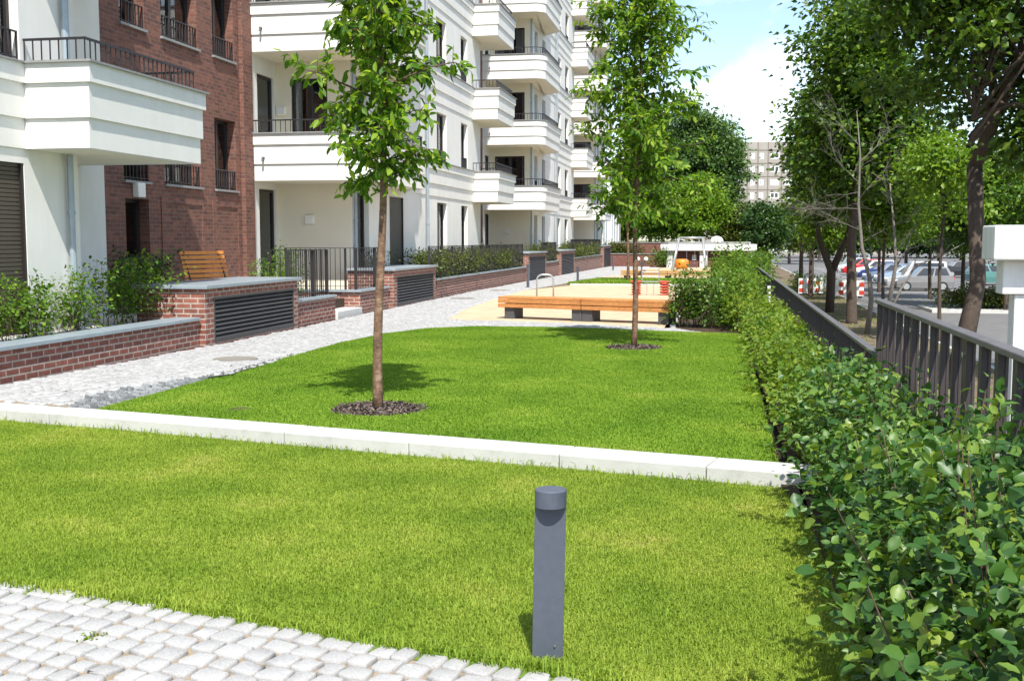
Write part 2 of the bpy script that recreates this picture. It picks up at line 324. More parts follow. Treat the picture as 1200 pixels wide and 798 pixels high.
def crown_tree(name, label, x, y, z, H, cz, rx, rz, seed, m, leaf=.2, solo=False, nclump=90, per=70, tr=.18, lobes=8, lean=(0, 0), forks=None, bark='bark', group=None, csize=.55, low=False, avoid=(), ry=None, trunk_h=None, cat='tree', offx=0, offy=0):
    rng = np.random.default_rng(seed); ry = ry or rx
    t = thing(name, label, cat, (x, y, z), group)
    cc = np.array([x + lean[0] + offx, y + lean[1] + offy, z + cz])
    Lc = []
    for i in range(lobes):
        d = rvec(1, rng)[0]; rad = rng.uniform(.35, .72); Lc.append((cc + d * np.array([rx, ry, rz]) * rad, rng.uniform(.30, .52)))
    Lc.append((cc, .6))
    cl = []
    for i in range(nclump):
        c, f = Lc[rng.integers(len(Lc))]; d = rvec(1, rng)[0]; d[2] = d[2] if low else abs(d[2]) * .8 + d[2] * .35
        cl.append(c + d * np.array([rx, ry, rz]) * f * rng.uniform(.75, 1.05))
    cl = np.array(cl)
    for (q, rr) in avoid: cl = cl[np.linalg.norm(cl - q, axis=1) > rr]
    nclump = len(cl)
    tb = MB(); th = trunk_h or (cz - rz * .45)
    top = np.array([x + lean[0] * .6, y + lean[1] * .6, z + th])
    mid = np.array([x + lean[0] * .2 + rng.uniform(-.1, .1), y + lean[1] * .2, z + th * .5])
    if not solo: tb.tube([(x, y, z - .1), (x, y, z + .15), mid, top, cc + np.array([0, 0, rz * .5])], [tr * 1.35, tr * 1.1, tr * .9, tr * .75, tr * .15], 9)
    for i in rng.choice(nclump, min(nclump, 26), replace=False):
        s = rng.uniform(.1, .8); st = top + (cc + np.array([0, 0, rz * .5]) - top) * s; e = cl[i]; mdl = (st + e) / 2 + np.array([0, 0, rng.uniform(-.05, .25) * rz * .4])
        r = tr * .32 * (1 - s * .5); tb.tube([st, mdl, e], [r, r * .6, r * .2], 5, False)
    if forks:
        for f in forks: tb.tube(f[0], f[1], 8)
    tb.build('trunk', M[bark], t, smooth=True)
    n = nclump * per
    off = rng.normal(size=(nclump, per, 3)) * np.array([csize, csize, csize * .5]) * rng.uniform(.6, 1.25, (nclump, 1, 1))
    P = (cl[:, None, :] + off).reshape(-1, 3)
    Dv = unit(off.reshape(-1, 3) + rng.normal(0, .35, (n, 3)) + np.array([0, 0, -.2])); N = unit(rng.normal(0, .7, (n, 3)) + np.array([0, 0, 1.0]))
    l = leaf * rng.uniform(.6, 1.3, n)
    leaves('crown', P, Dv, N, l, l * .72, M[m], t)
    return t
def shrub(name, label, path, zb, h, w, seed, m, leaf, n_st, per, cat='shrub', group=None, fine=False, top_jit=.2, stemr=.006, spread=.35, body=0):
    """hedge or shrub: stems fan up from points along a path, leaves along them"""
    rng = np.random.default_rng(seed); path = np.array(path, float)
    seg = np.linalg.norm(np.diff(path, axis=0), axis=1); cum = np.concatenate([[0], np.cumsum(seg)])
    t = thing(name, label, cat, (path[:, 0].mean(), path[:, 1].mean(), zb), group)
    sb = MB(); LP = []; LD = []
    for i in range(n_st):
        s = rng.uniform(0, cum[-1]) if cum[-1] > 0 else 0
        bx, by = np.interp(s, cum, path[:, 0]), np.interp(s, cum, path[:, 1])
        p = np.array([bx + rng.uniform(-.25, .25) * w, by + rng.uniform(-.25, .25) * w, zb - .03]); hh = h * rng.uniform(1 - top_jit * 1.6, 1 + top_jit * .6)
        d = unit(np.array([rng.normal(0, spread) * w, rng.normal(0, spread) * w, 1.0])); pts = [p]
        for k in range(6):
            d = unit(d + rng.normal(0, .10, 3)); pts.append(pts[-1] + d * hh / 6)
        sb.tube(pts, [stemr * (1 - .7 * k / 6) for k in range(7)], 4, False)
        for q in range(per):
            u = (rng.uniform(.12, 1.0) ** .8) * 6; k = min(5, int(u)); b = pts[k] + (pts[k + 1] - pts[k]) * (u - k)
            o = rng.normal(0, 1, 3) * np.array([.22, .22, .10]) * w * (1.15 - .6 * u / 6)
            LP.append(b + o); LD.append(unit(o + rng.normal(0, .06, 3) + np.array([0, 0, -.02])))
    sb.build('stem', M['twig'], t)
    n = len(LP); N = unit(rng.normal(0, .55, (n, 3)) + np.array([.0, -.1, 1.0])); l = leaf * rng.uniform(.55, 1.25, n)
    leaves('foliage', LP, LD, N, l, l * .62, M[m], t, fine, .18)
    return t
# ================================================================== GROUND
def sheet(name, poly, z, m, kind='structure', thick=0.0):
    """flat polygon following gz at far end"""
    zz = z if callable(z) else (lambda x, y: z + gz(y))
    b = MB(); P = [(p[0], p[1], zz(p[0], p[1])) for p in poly]; n = len(P)
    a = sum(P[i][0] * P[(i + 1) % n][1] - P[(i + 1) % n][0] * P[i][1] for i in range(n))
    if a < 0: P = P[::-1]
    b.add(P, [tuple(range(n))])
    return tag(b.build(name, M[m]), kind=kind)
FX = 1.17                      # fence line
HX = .42                       # lawn / hedge bed border
# kerb line
KA = hitz(0, 493, 0)[:2]; KB = hitz(925, 573, 0)[:2]; kd = (KB - KA) / np.linalg.norm(KB - KA); kn = np.array([-kd[1], kd[0]])
KA2 = KA - kd * 1.15; KB2 = KB + kd * .28
# cobble edge
ce = [hitz(*p, 0)[:2] for p in [(0, 681), (200, 709), (400, 743), (600, 777), (720, 797)]]
ce = [ce[0] + (ce[0] - ce[1]) * 2.2] + ce + [ce[-1] + (ce[-1] - ce[-2]) * 1.6]
# upper lawn edge
l2 = [hitz(*p, .06)[:2] for p in [(113, 480.7), (160, 468), (233, 448), (293, 431), (345, 417), (400, 402), (450, 391.5), (500, 385.5), (560, 383), (650, 384), (740, 387), (868, 392)]]
bt = [hitz(*p, .15)[:2] for p in [(40, 475), (110, 460), (200, 443), (267, 433)]]
Z2 = .06
def pz(x, y): return (.06 + .065 * min(1, max(0, (16.5 - y) / 6))) + gz(y) if y > 5 else .0
b = MB(); b.add([(-2500, -1500, -1.75), (2500, -1500, -1.75), (2500, 3500, -1.75), (-2500, 3500, -1.75)], [(0, 1, 2, 3)])
tag(b.build('ground', M['earth']), kind='structure')
# terrace body under everything
b = MB(); ys = [-12, 35, 60, 84]
P = [(-40, y) for y in ys] + [(FX + .05, y) for y in ys[::-1]]
vs = [(x, y, -.05 + gz(y)) for x, y in P]; n = len(vs); vs += [(x, y, -1.74) for x, y in P]
b.add(vs, [(7, 6, 1, 0), (6, 5, 2, 1), (5, 4, 3, 2)][0:0] + [(0, 7, 6, 1), (1, 6, 5, 2), (2, 5, 4, 3)] + [(i, (i + 1) % n, n + (i + 1) % n, n + i) for i in range(n)])
tag(b.build('terrace_soil', M['soil']), kind='structure')
lawn1 = list(ce[::-1]) + [KA2, KB2]
lawn1 = [KA2, KB2, (HX + .2, 4.2)] + [tuple(c + np.array([-.02, -.10])) for c in ce[::-1]]
sheet('lawn_soil', lawn1, lambda x, y: -.010, 'turf_soil')
kback_r = KB2 + kn * .36
lawn2 = [tuple(p) for p in l2] + [(HX + .02, float(l2[-1][1])), (HX + .02, float(kback_r[1]))]
sheet('upper_lawn_soil', lawn2, lambda x, y: Z2, 'turf_soil')
# foreground paving bed
fore = [tuple(c) for c in ce] + [(.6, -1.0), (-8, -1.0)]
sheet('cobbled_path_bed', fore, lambda x, y: -.014, 'joint_sand')
# rounded granite setts
def setts(name, poly, size, zf, rowdir, m, seed, gap=.012, rough=.16, hz=.006, octa=True, ratio=(.85, 1.35), zb=-.03):
    rng = np.random.default_rng(seed); poly = np.asarray(poly, float)[:, :2]; d = np.array(rowdir[:2], float); d /= np.linalg.norm(d); nrm = np.array([-d[1], d[0]])
    U = poly @ d; W = poly @ nrm; cs = []
    w = W.min(); 
    while w < W.max():
        u = U.min() + rng.uniform(0, size); rh = size * rng.uniform(.93, 1.07)
        while u < U.max():
            L = size * rng.uniform(*ratio); cs.append((u + L / 2, w + rh / 2, L, rh)); u += L
        w += rh
    cs = np.array(cs); XY = cs[:, :1] * d + cs[:, 1:2] * nrm; k = inpoly(XY, poly); cs = cs[k]; XY = XY[k]; n = len(cs)
    z = np.array([zf(a, b_) for a, b_ in XY]) + rng.normal(0, hz * .5, n)
    hl = cs[:, 2] / 2 - gap / 2; hw = cs[:, 3] / 2 - gap / 2
    c = .22 if octa else 0
    ring = np.array([(-1 + c, -1), (1 - c, -1), (1, -1 + c), (1, 1 - c), (1 - c, 1), (-1 + c, 1), (-1, 1 - c), (-1, -1 + c)])
    K = 8
    jit = rng.normal(0, rough * .30, (n, K, 2)); tilt = rng.normal(0, .02, (n, 2))
    lv = []
    for sc, zz in ((1.0, zb), (1.0, -.016), (.965, -.003), (.86, .0)):
        q = (ring[None] + jit * 1.0) * np.stack([hl, hw], 1)[:, None, :] * sc
        xy = XY[:, None, :] + q[..., :1] * d + q[..., 1:] * nrm
        zz_ = z[:, None] + zz + (q * tilt[:, None, :]).sum(-1) + rng.normal(0, .0012, (n, K))
        lv.append(np.concatenate([xy, zz_[..., None]], -1))
    V = np.stack(lv, 1).reshape(-1, 3); b0 = np.arange(n)[:, None] * 32; F4 = []
    for l in range(3):
        for i in range(K): F4.append(b0 + np.array([l * 8 + i, l * 8 + (i + 1) % 8, l * 8 + 8 + (i + 1) % 8, l * 8 + 8 + i]))
    return tag(np_mesh(name, V, [np.concatenate(F4), b0 + np.arange(24, 32)[None]], M[m], smooth=False), kind='structure')
edge_d = ce[3] - ce[2]
setts('cobbled_path', [(p[0] - kn[0] * .03, p[1] - .03) for p in ce] + [(.6, 2.2), (-7, 2.2)], .122, lambda x, y: .004, edge_d, 'granite', 3, gap=.018, rough=.34, hz=.005, ratio=(.85, 1.22))
# garden path along the plinth: base sheet and small setts
path_poly = [tuple(KA2 + kn * .33)] + [tuple(KA + kd * .50 + kn * .33)] + [tuple(p) for p in bt[1:]] + [tuple(p) for p in l2[4:]]
RX = 1.0
sL = [hitz(*p, .04)[:2] for p in [(524, 374), (545, 363), (575, 352.5), (612, 341), (660, 331.5), (680, 326)]]
bF = [hitz(*p, .05)[:2] for p in [(524, 374.5), (583, 376.5), (680, 380), (786, 385)]]
path_poly += [(-.1, l2[-1][1]), (-.86, float(bF[-1][1]) + .05), (-.9, 26), (-1.02, 26)] + [tuple(p) for p in bF[::-1]] + [tuple(p) for p in sL[1:]] + [tuple(hitz(735, 322, -.1)[:2]), tuple(hitz(760, 316.5, -.2)[:2]), (-5.0, 79.5), (-7.82, 79.5)]
b = MB(); g = []
xs = np.linspace(-8.6, .5, 30)
def strip(poly, name, m, zoff):
    # triangulated sheet following pz
    import bmesh
    bm = bmesh.new(); vv = [bm.verts.new((p[0], p[1], 0)) for p in poly]; f = bm.faces.new(vv); bmesh.ops.triangulate(bm, faces=[f])
    for yy in (10.5, 12, 13.5, 15, 16.5, 35, 60):
        bmesh.ops.bisect_plane(bm, geom=bm.verts[:] + bm.edges[:] + bm.faces[:], plane_co=(0, yy, 0), plane_no=(0, 1, 0))
    for v in bm.verts: v.co.z = pz(v.co.x, v.co.y) + zoff
    bmesh.ops.recalc_face_normals(bm, faces=bm.faces[:])
    if sum(f.normal.z for f in bm.faces) < 0: bmesh.ops.reverse_faces(bm, faces=bm.faces[:])
    me = bpy.data.meshes.new(name); bm.to_mesh(me); bm.free(); me.materials.append(M[m]); o = bpy.data.objects.new(name, me); link(o)
    return tag(o, kind='structure')
strip(path_poly, 'garden_path_bed', 'joint_sand', -.010)
pnear = [p for p in path_poly]
setts('garden_path', path_poly, .105, lambda x, y: pz(x, y) + .004, (.35, .94), 'granite_path', 5, gap=.013, rough=.25, hz=.006, zb=-.02)
# pitched stone bank between path and upper lawn
b = MB(); N = 60; rngb = np.random.default_rng(4)
def interp(pts, t):
    pts = np.array(pts); s = np.concatenate([[0], np.cumsum(np.linalg.norm(np.diff(pts, axis=0), axis=1))]); s /= s[-1]
    return np.array([np.interp(t, s, pts[:, 0]), np.interp(t, s, pts[:, 1])])
topl = [tuple(KA + kd * .50 + kn * .34)] + [tuple(p) for p in bt[1:]] + [tuple(l2[4])]; botl = [tuple(p) for p in l2[:5]]
b = MB()
for i in range(150):
    t = (i + .5) / 150; p0 = interp(topl, t); p1 = interp(botl, t); dv = p1 - p0; ln = np.linalg.norm(dv); k = max(1, int(ln / .075)); tang = interp(topl, min(1, t + .005)) - interp(topl, max(0, t - .005)); tang /= np.linalg.norm(tang) + 1e-9
    seg = .5 * np.linalg.norm(interp(topl, min(1, t + .0033)) - interp(topl, max(0, t - .0033)))
    for j in range(k):
        a, c = (j + .06) / k, (j + .94) / k; za = pz(*p0) + (Z2 - pz(*p0)) * a; zc = pz(*p0) + (Z2 - pz(*p0)) * c; h = rngb.normal(.008, .012)
        A0 = p0 + dv * a - tang * seg * .93; A1 = p0 + dv * a + tang * seg * .93; C0 = p0 + dv * c - tang * seg * .93; C1 = p0 + dv * c + tang * seg * .93
        sh = lambda q, z, f: (q[0] + (mid2[0] - q[0]) * f, q[1] + (mid2[1] - q[1]) * f, z)
        mid2 = (A0 + A1 + C0 + C1) / 4
        b.add([(*A0, za - .02), (*A1, za - .02), (*C1, zc - .02), (*C0, zc - .02), sh(A0, za + h, .22), sh(A1, za + h + rngb.normal(0, .008), .22), sh(C1, zc + h, .22), sh(C0, zc + h + rngb.normal(0, .008), .22)],
              [(4, 5, 6, 7), (0, 1, 5, 4), (1, 2, 6, 5), (2, 3, 7, 6), (3, 0, 4, 7)])
tag(b.build('stone_bank', M['granite_dark']), kind='structure')
b = MB(); tt = np.linspace(0, 1, 30); A = [interp(topl, t) for t in tt]; B_ = [interp(botl, t) for t in tt]
b.add([(*p, pz(*p) - .012) for p in A] + [(*p, Z2 - .012) for p in B_], [(30 + i, 30 + i + 1, i + 1, i) for i in range(29)])
tag(b.build('stone_bank_bed', M['granite_dark']), kind='structure')
# sand play areas
sand = [tuple(p) for p in bF] + [(-1.02, float(bF[-1][1]) + .02), (-1.02, 26), (-1.2, 33)] + [tuple(hitz(930, 338, 0)[:2])][0:0] + [tuple(hitz(845, 336, 0)[:2]), tuple(hitz(668, 335.5, 0)[:2])] + [tuple(p) for p in sL[1:4][::-1]]
strip(sand, 'sand_area', 'sand', -.004)
gs = [tuple(hitz(*p, 0)[:2]) for p in [(664, 334.6), (700, 328.8), (760, 328.6), (845, 330), (850, 335.4)]]
sheet('grass_strip_soil', gs, .056, 'turf_soil')
kb_ = MB(); q0 = hitz(668, 335.5, 0); q1 = hitz(850, 336.4, 0); d_ = unit((q1 - q0)[:2]); kb_.obox(((q0 + q1) / 2)[:2], d_, float(np.linalg.norm(q1 - q0)), .10, -.05, .10)
tag(kb_.build('strip_kerb', M['concrete_white']), kind='structure')
s2 = [tuple(hitz(*p, -.1)[:2]) for p in [(700, 328.4), (720, 321), (737, 314.5), (752, 312.6)]] + [(1.0, 79), tuple(hitz(850, 329.6, -.1)[:2]), tuple(hitz(760, 328.2, -.1)[:2])]
sheet('far_sand_area', s2, .060, 'sand')
# hedge bed
sheet('planting_bed', [(HX + .18, 2.0), (HX + .14, 7.7), (HX, 7.8), (FX + .04, 2.0), (FX + .04, 79), (.1, 79), (-1.2, 48), (-.88, 27), (-.88, float(bF[-1][1]) - .25), (HX, float(l2[-1][1]) + .05)], .030, 'soil')
# white kerb stones
kt = thing('kerb', 'long white concrete kerb between the two lawns', 'kerb', (float(KA[0]), float(KA[1]), 0))
joints = [-1.15] + [float(np.dot(hitz(px, py, .11)[:2] - KA, kd)) for px, py in [(52, 485), (312, 512), (462, 524), (630, 545), (808, 562)]] + [float(np.linalg.norm(KB2 - KA))]
joints = [-1.15, .08] + [j for j in joints if j > .3]
for a, c in zip(joints[:-1], joints[1:]):
    q = KA + kd * (a + c) / 2 + kn * .18
    bb = MB(); bb.obox(q, kd, c - a - .007, .36, -.06, .112 + random.uniform(-.002, .002)); bb.build('kerb_stone', M['concrete_white'], kt, bevel=.008)
# outside the fence
def rect(name, x0, x1, y0, y1, z, m, seg=1):
    b = MB(); b.add([(x0, y0, z), (x1, y0, z), (x1, y1, z), (x0, y1, z)], [(0, 1, 2, 3)]); return tag(b.build(name, M[m]), kind='structure')
b = MB(); b.box(FX + .06, 6.7, -12, 260, -1.74, -1.50); tag(b.build('verge', M['dirt']), kind='structure')
b = MB(); b.box(6.705, 6.85, -12, 260, -1.74, -1.49); tag(b.build('road_kerb', M['concrete_white']), kind='structure')
rect('road', 6.85, 75, -12, 280, -1.60, 'asphalt')
for k in range(26):
    pass
b = MB(); b.box(FX + .055, FX + .155, -12, 84, -1.74, -.03); rw = b.build('retaining_wall', M['concrete_white'], origin=(FX + .1, 20, -1.7))
tag(rw, 'low grey concrete retaining wall under the dark fence', 'wall')
# painted bay lines on the car park
b = MB()
for k in range(22): b.box(10.5, 15.2, 74.2 + 2.85 * k, 74.3 + 2.85 * k, -1.598, -1.594)
tag(b.build('parking_markings', M['white_plastic']), kind='structure')

# ================================================================== GRASS
def grass(name, poly, zf, dens, h, w, seed, m, clump=0, excl=None):
    rng = np.random.default_rng(seed); poly = np.asarray(poly, float)[:, :2]
    lo, hi = poly.min(0), poly.max(0); n = int(dens * (hi - lo).prod()); P = rng.uniform(lo, hi, (n, 2)); P = P[inpoly(P, poly)]
    if excl is not None:
        for (cx, cy, r) in excl: P = P[np.hypot(P[:, 0] - cx, P[:, 1] - cy) > r + rng.normal(0, .03, len(P))]
    n = len(P); z = np.full(n, zf) if not callable(zf) else np.array([zf(*p) for p in P])
    big = .5 + .5 * np.sin(P[:, 0] * 2.3 + 1.3 * np.sin(P[:, 1] * 1.7)) * np.sin(P[:, 1] * 2.9 + np.sin(P[:, 0] * 3.1))
    hh = h * rng.uniform(.5, 1.15, n) * (.82 + .36 * big); az = rng.uniform(0, 2 * np.pi, n); lean = rng.uniform(.25, 1.35, n)
    d = np.stack([np.cos(az), np.sin(az)], 1); s = np.stack([-d[:, 1], d[:, 0]], 1) * w * rng.uniform(.6, 1.3, n)[:, None] * .5
    b0 = np.concatenate([P - s, z[:, None] - .004], 1); b1 = np.concatenate([P + s, z[:, None] - .004], 1)
    mc = P + d * (hh * lean * .35)[:, None]; m0 = np.concatenate([mc - s * .8, (z + hh * .62)[:, None]], 1); m1 = np.concatenate([mc + s * .8, (z + hh * .62)[:, None]], 1)
    t = np.concatenate([P + d * (hh * lean)[:, None], (z + hh * (1.05 - .35 * lean))[:, None]], 1)
    V = np.stack([b0, b1, m1, m0, t], 1).reshape(-1, 3); i = np.arange(n)[:, None] * 5
    return tag(np_mesh(name, V, [i + np.array([[0, 1, 2, 3]]), i + np.array([[3, 2, 4]])], M[m]), kind='stuff')
T1 = hitz(444, 480, Z2); T2 = hitz(742, 408, Z2)
l1clip = [KA2, KB2, (HX + .16, 4.4)] + [tuple(c) for c in ce[::-1]]
grass('lawn_grass', l1clip, -.006, 24000, .031, .0043, 11, 'grass')
near2 = [p for p in lawn2]
grass('upper_lawn_grass', lawn2, Z2, 11500, .029, .0065, 12, 'grass_cool', excl=[(T1[0], T1[1], .46), (T2[0], T2[1], .42), (*hitz(281, 478, Z2)[:2], .12)])
# longer tufts against the kerb face and along the cobbles
def fringe(name, A, B, wid, dens, h, seed, m='grass'):
    A = np.array(A); B = np.array(B); d = unit(B - A); nn = np.array([-d[1], d[0]]); return grass(name, [A - nn * wid / 2, B - nn * wid / 2, B + nn * wid / 2, A + nn * wid / 2], 0.0, dens, h, .006, seed, m)
fringe('kerb_grass', KA2 - kn * .03, KB2 - kn * .03, .08, 1300, .075, 21)
for i in range(len(ce) - 1): fringe('edge_grass', ce[i] - kn * .02, ce[i + 1] - kn * .02, .10, 6500, .05, 30 + i)
grass('strip_grass', gs, .056, 900, .09, .03, 15, 'grass_cool')
grass('verge_grass', [(FX + .3, 10), (6.6, 10), (6.6, 90), (FX + .3, 90)], lambda x, y: -1.5, 14, .12, .02, 16, 'grass_cool')
wp = hitz(108, 746, 0)[:2]; tag(grass('weed', [(wp[0] - .05, wp[1] - .05), (wp[0] + .05, wp[1] - .05), (wp[0] + .05, wp[1] + .06), (wp[0] - .05, wp[1] + .06)], -.01, 3800, .032, .012, 77, 'grass_cool'), kind='stuff')
# mulch rings and the small bare patch
def mulch(name, c, r, seed):
    rng = np.random.default_rng(seed); n = 1500; a = rng.uniform(0, 2 * np.pi, n); q = r * np.sqrt(rng.uniform(0, 1, n)) * (1 + .06 * np.sin(3 * a + seed))
    P = np.stack([c[0] + q * np.cos(a), c[1] + q * np.sin(a), np.full(n, Z2 + .006) + rng.uniform(0, .018, n) + .02 * (1 - q / r)], 1)
    D = rvec(n, rng); D[:, 2] *= .3; l = rng.uniform(.015, .05, n)
    o = leaves(name, P, D, rng.normal(0, .4, (n, 3)) + np.array([0, 0, 1]), l, l * .5, M['mulch'], None, False, .4)
    b = MB(); b.prism([(c[0] + r * .98 * math.cos(k * .2618), c[1] + r * .98 * math.sin(k * .2618)) for k in range(24)], Z2 - .02, Z2 + .006); b.build('mulch_base', M['soil'], o)
    return tag(o, kind='stuff')
mulch('bark_mulch', T1, .47, 1); mulch('bark_mulch', T2, .43, 2)
def cover(px, py, r, z, label, m='iron'):
    p = hitz(px, py, z); z = pz(p[0], p[1]) + .012 if m == 'iron' else z
    t = MB(); t.tube([(p[0], p[1], z - .02), (p[0], p[1], z)], r, 24); t.tube([(p[0], p[1], z), (p[0], p[1], z + .004)], r * .82, 24)
    tag(t.build('drain_cover', M[m], origin=(p[0], p[1], z)), label, 'drain cover', 'covers set in the ground')
cover(276, 420, .30, .1, 'round brown cover in the light paving below the nearest louvred vent')
cover(542, 350, .34, .06, 'flat dark cover in the paving left of the long orange bench')
cover(586, 340.5, .34, .06, 'small flat dark cover in the paving before the tall thin post')
o = cover(281, 479, .12, Z2 + .012, 'small brown round cover sunk in the upper lawn', 'soil')

# ================================================================== BOLLARD
p0 = hitz(641.5, 772, 0); p1 = hitz(648.5, 570, .70)
t = thing('bollard_light', 'short slate grey bollard light with round cap on the front lawn', 'bollard', p0, 'bollard lights')
BH = .705; rB = .063
lean = np.array([.012, 0, 0])
b = MB(); n = 40; vs = []; zs = [-.05, 0, BH - .115]
toC = unit(-p0[:2]); face = toC    # flat chamfered light opening faces the camera side below the cap
def ringpts(z, r, cut): 
    out = []
    for k in range(n):
        a = 2 * math.pi * k / n; q = np.array([math.cos(a), math.sin(a)]) * r; s = q @ face
        if cut is not None and s > cut: q = q - face * (s - cut)
        out.append((p0[0] + q[0] + lean[0] * z / BH, p0[1] + q[1], p0[2] + z))
    return out
R0 = ringpts(-.05, rB, .008); R1 = ringpts(BH - .072, rB, .008)
b.add(R0 + R1, [(k, (k + 1) % n, n + (k + 1) % n, n + k) for k in range(n)] + [tuple(range(n, 2 * n))]); b.build('post', M['bollard'], t)
b = MB(); R2 = ringpts(BH - .070, rB + .001, None); R3 = ringpts(BH - .004, rB + .001, None); R4 = ringpts(BH, rB - .004, None)
b.add(R2 + R3 + R4, [tuple(range(n))[::-1]] + [(k, (k + 1) % n, n + (k + 1) % n, n + k) for k in range(n)] + [(n + k, n + (k + 1) % n, 2 * n + (k + 1) % n, 2 * n + k) for k in range(n)] + [tuple(range(2 * n, 3 * n))]); b.build('cap', M['bollard'], t)
b = MB()
for s in (.03,): b.tube([(p0[0] + s + face[0] * .006, p0[1] + face[1] * .006, .07 - s * .3), (p0[0] + s + face[0] * .012, p0[1] + face[1] * .012, .07 - s * .3)], .004, 8)
b.build('screw', M['steel'], t)
for px, py, h, lab in [(618.7, 339.5, .88, 'tall thin dark post in front of the second louvred vent'), (677, 330, .62, 'short thin dark post beside the narrow green strip'), (718.5, 317, .80, 'thin dark post at the far end of the brick plinth wall')]:
    p = hitz(px, py, gz(40) if py > 325 else -.15); t = thing('bollard_light', lab, 'bollard', p, 'bollard lights')
    b = MB(); b.tube([(p[0], p[1], p[2] - .1), (p[0], p[1], p[2] + h - .07)], .05, 12); b.build('post', M['bollard'], t)
    b = MB(); b.tube([(p[0], p[1], p[2] + h - .068), (p[0], p[1], p[2] + h)], .055, 12); b.build('cap', M['bollard'], t)

# ================================================================== PLINTH WALLS, VENTS, RAILINGS
VX, WX = -7.80, -7.90
y1, y2, y3, y4, y5, y6, y7, y8, y9, y10, y11, y12 = [Yx(px, VX, 340) for px in (240, 349, 398, 426, 461, 510.5, 619, 640, 657, 673, 707, 715.5)]
def low_wall(lab, ya, yb, h, x=WX, group='low brick plinth walls', thick=.30):
    zg = min(gz(ya), gz(yb)); t = thing('plinth_wall', lab, 'wall', (x, (ya + yb) / 2, zg), group)
    b = MB(); b.box(x - thick, x, ya, yb, zg - .3, h - .05); b.build('brickwork', M['brick_plinth'], t)
    b = MB(); b.box(x - thick - .05, x + .045, ya + (.0), yb, h - .048, h); b.build('coping', M['zinc'], t, bevel=.006); return t
def vent_box(lab, ya, yb, h, x=VX, depth=1.15):
    zg = gz(yb); t = thing('vent_housing', lab, 'vent housing', (x, (ya + yb) / 2, zg), 'brick vent housings along the path')
    ym, yn = ya + (yb - ya) * .075, yb - (yb - ya) * .055; zt = h - .20; zb = zg + .03 + max(0, pz(0, ya))
    b = MB(); b.box(x - depth, x - .12, ya, yb, zg - .3, h - .06); b.box(x - .12, x, ya, ym, zg - .3, h - .06); b.box(x - .12, x, yn, yb, zg - .3, h - .06); b.box(x - .12, x, ym, yn, zt, h - .06); b.box(x - .12, x, ym, yn, zg - .3, zb)
    b.build('brickwork', M['brick_plinth'], t)
    b = MB(); b.box(x - depth - .06, x + .06, ya - .06, yb + .06, h - .058, h); b.build('coping', M['zinc'], t, bevel=.008)
    b = MB(); b.box(x - .115, x - .10, ym, yn, zb, zt); fr = b.build('louvre_back', M['painted_dark'], t)
    b = MB(); w = .035
    for a in ((ym + .002, ym + w, zb + .002, zt - .002), (yn - w, yn - .002, zb + .002, zt - .002), (ym + w, yn - w, zt - w, zt - .002), (ym + w, yn - w, zb + .002, zb + w)): b.box(x - .06, x + .006, a[0], a[1], a[2], a[3])
    n = max(5, int((zt - zb) / .078)); st = (zt - zb - 2 * w) / n
    for k in range(n):
        z0 = zb + w + st * k; b.add([(x - .004, ym + w, z0 + .004), (x - .004, yn - w, z0 + .004), (x - .085, yn - w, z0 + st * .95), (x - .085, ym + w, z0 + st * .95), (x - .004, ym + w, z0 + st * .30), (x - .004, yn - w, z0 + st * .30), (x - .085, yn - w, z0 + st * 1.2), (x - .085, ym + w, z0 + st * 1.2)],
             [(0, 1, 5, 4), (4, 5, 6, 7), (0, 3, 2, 1), (0, 4, 7, 3), (1, 2, 6, 5)])
    b.build('louvre', M['louvre'], t); return t
def railing(lab, pts, z0, z1, gates=(), sp=.115, group='dark bar railings on the plinth', bar=(.012, .014), side=None):
    t = thing('railing', lab, 'railing', (pts[0][0], pts[0][1], z0), group); pb = MB(); rb = MB(); ib = MB()
    for (a, c) in zip(pts[:-1], pts[1:]):
        a = np.array(a, float); c = np.array(c, float); L = np.linalg.norm(c - a); d = (c - a) / L; n = max(2, int(round(L / sp)))
        rb.obox((a + c) / 2, d, L + .04, .045, z1 - .014, z1); rb.obox((a + c) / 2, d, L, .03, z0 + .07, z0 + .082)
        for k in range(n + 1):
            q = a + d * L * k / n; big = k in (0, n) or k % 12 == 0
            if big: pb = MB(); pb.obox(q, np.array([-d[1], d[0]]), .05, .04, z0, z1 - .015); pb.build('post', M['dark_metal'], t)
            else: ib.obox(q, np.array([-d[1], d[0]]), bar[1], bar[0], z0, z1 - .015)
    rb.build('rail', M['dark_metal'], t); ib.build('bar', M['dark_metal'], t); return t
t = thing('plinth_wall', 'lowest brick plinth wall with pale zinc coping in front of the near shrubs', 'wall', (WX, 12, 0), 'low brick plinth walls')
b = MB(); b.box(WX - .3, WX, 5, y1, -.3, .46); b.build('brickwork', M['brick_plinth'], t)
b = MB(); b.box(WX - .36, WX + .05, 5, y1 - .062, .462, .512); b.build('coping', M['zinc'], t, bevel=.006)
vent_box('wide brick vent housing with dark louvres in front of the slatted lounger', y1, y2, 1.0)
low_wall('short brick wall beside the steps, carrying bar railing and gate', y2 + .07, y3, .56)
# steps between the walls
t = thing('steps', 'two white stone steps up through the gap in the brick plinth', 'steps', (WX, (y3 + y4) / 2, 0))
b = MB(); b.box(WX - .42, WX + .05, y3 + .01, y4 + .05, -.1, .20); b.build('tread', M['step_stone'], t, bevel=.006)
b = MB(); b.box(WX - .9, WX - .425, y3 + .01, y4 - .02, -.1, .38); b.build('tread', M['step_stone'], t, bevel=.006)
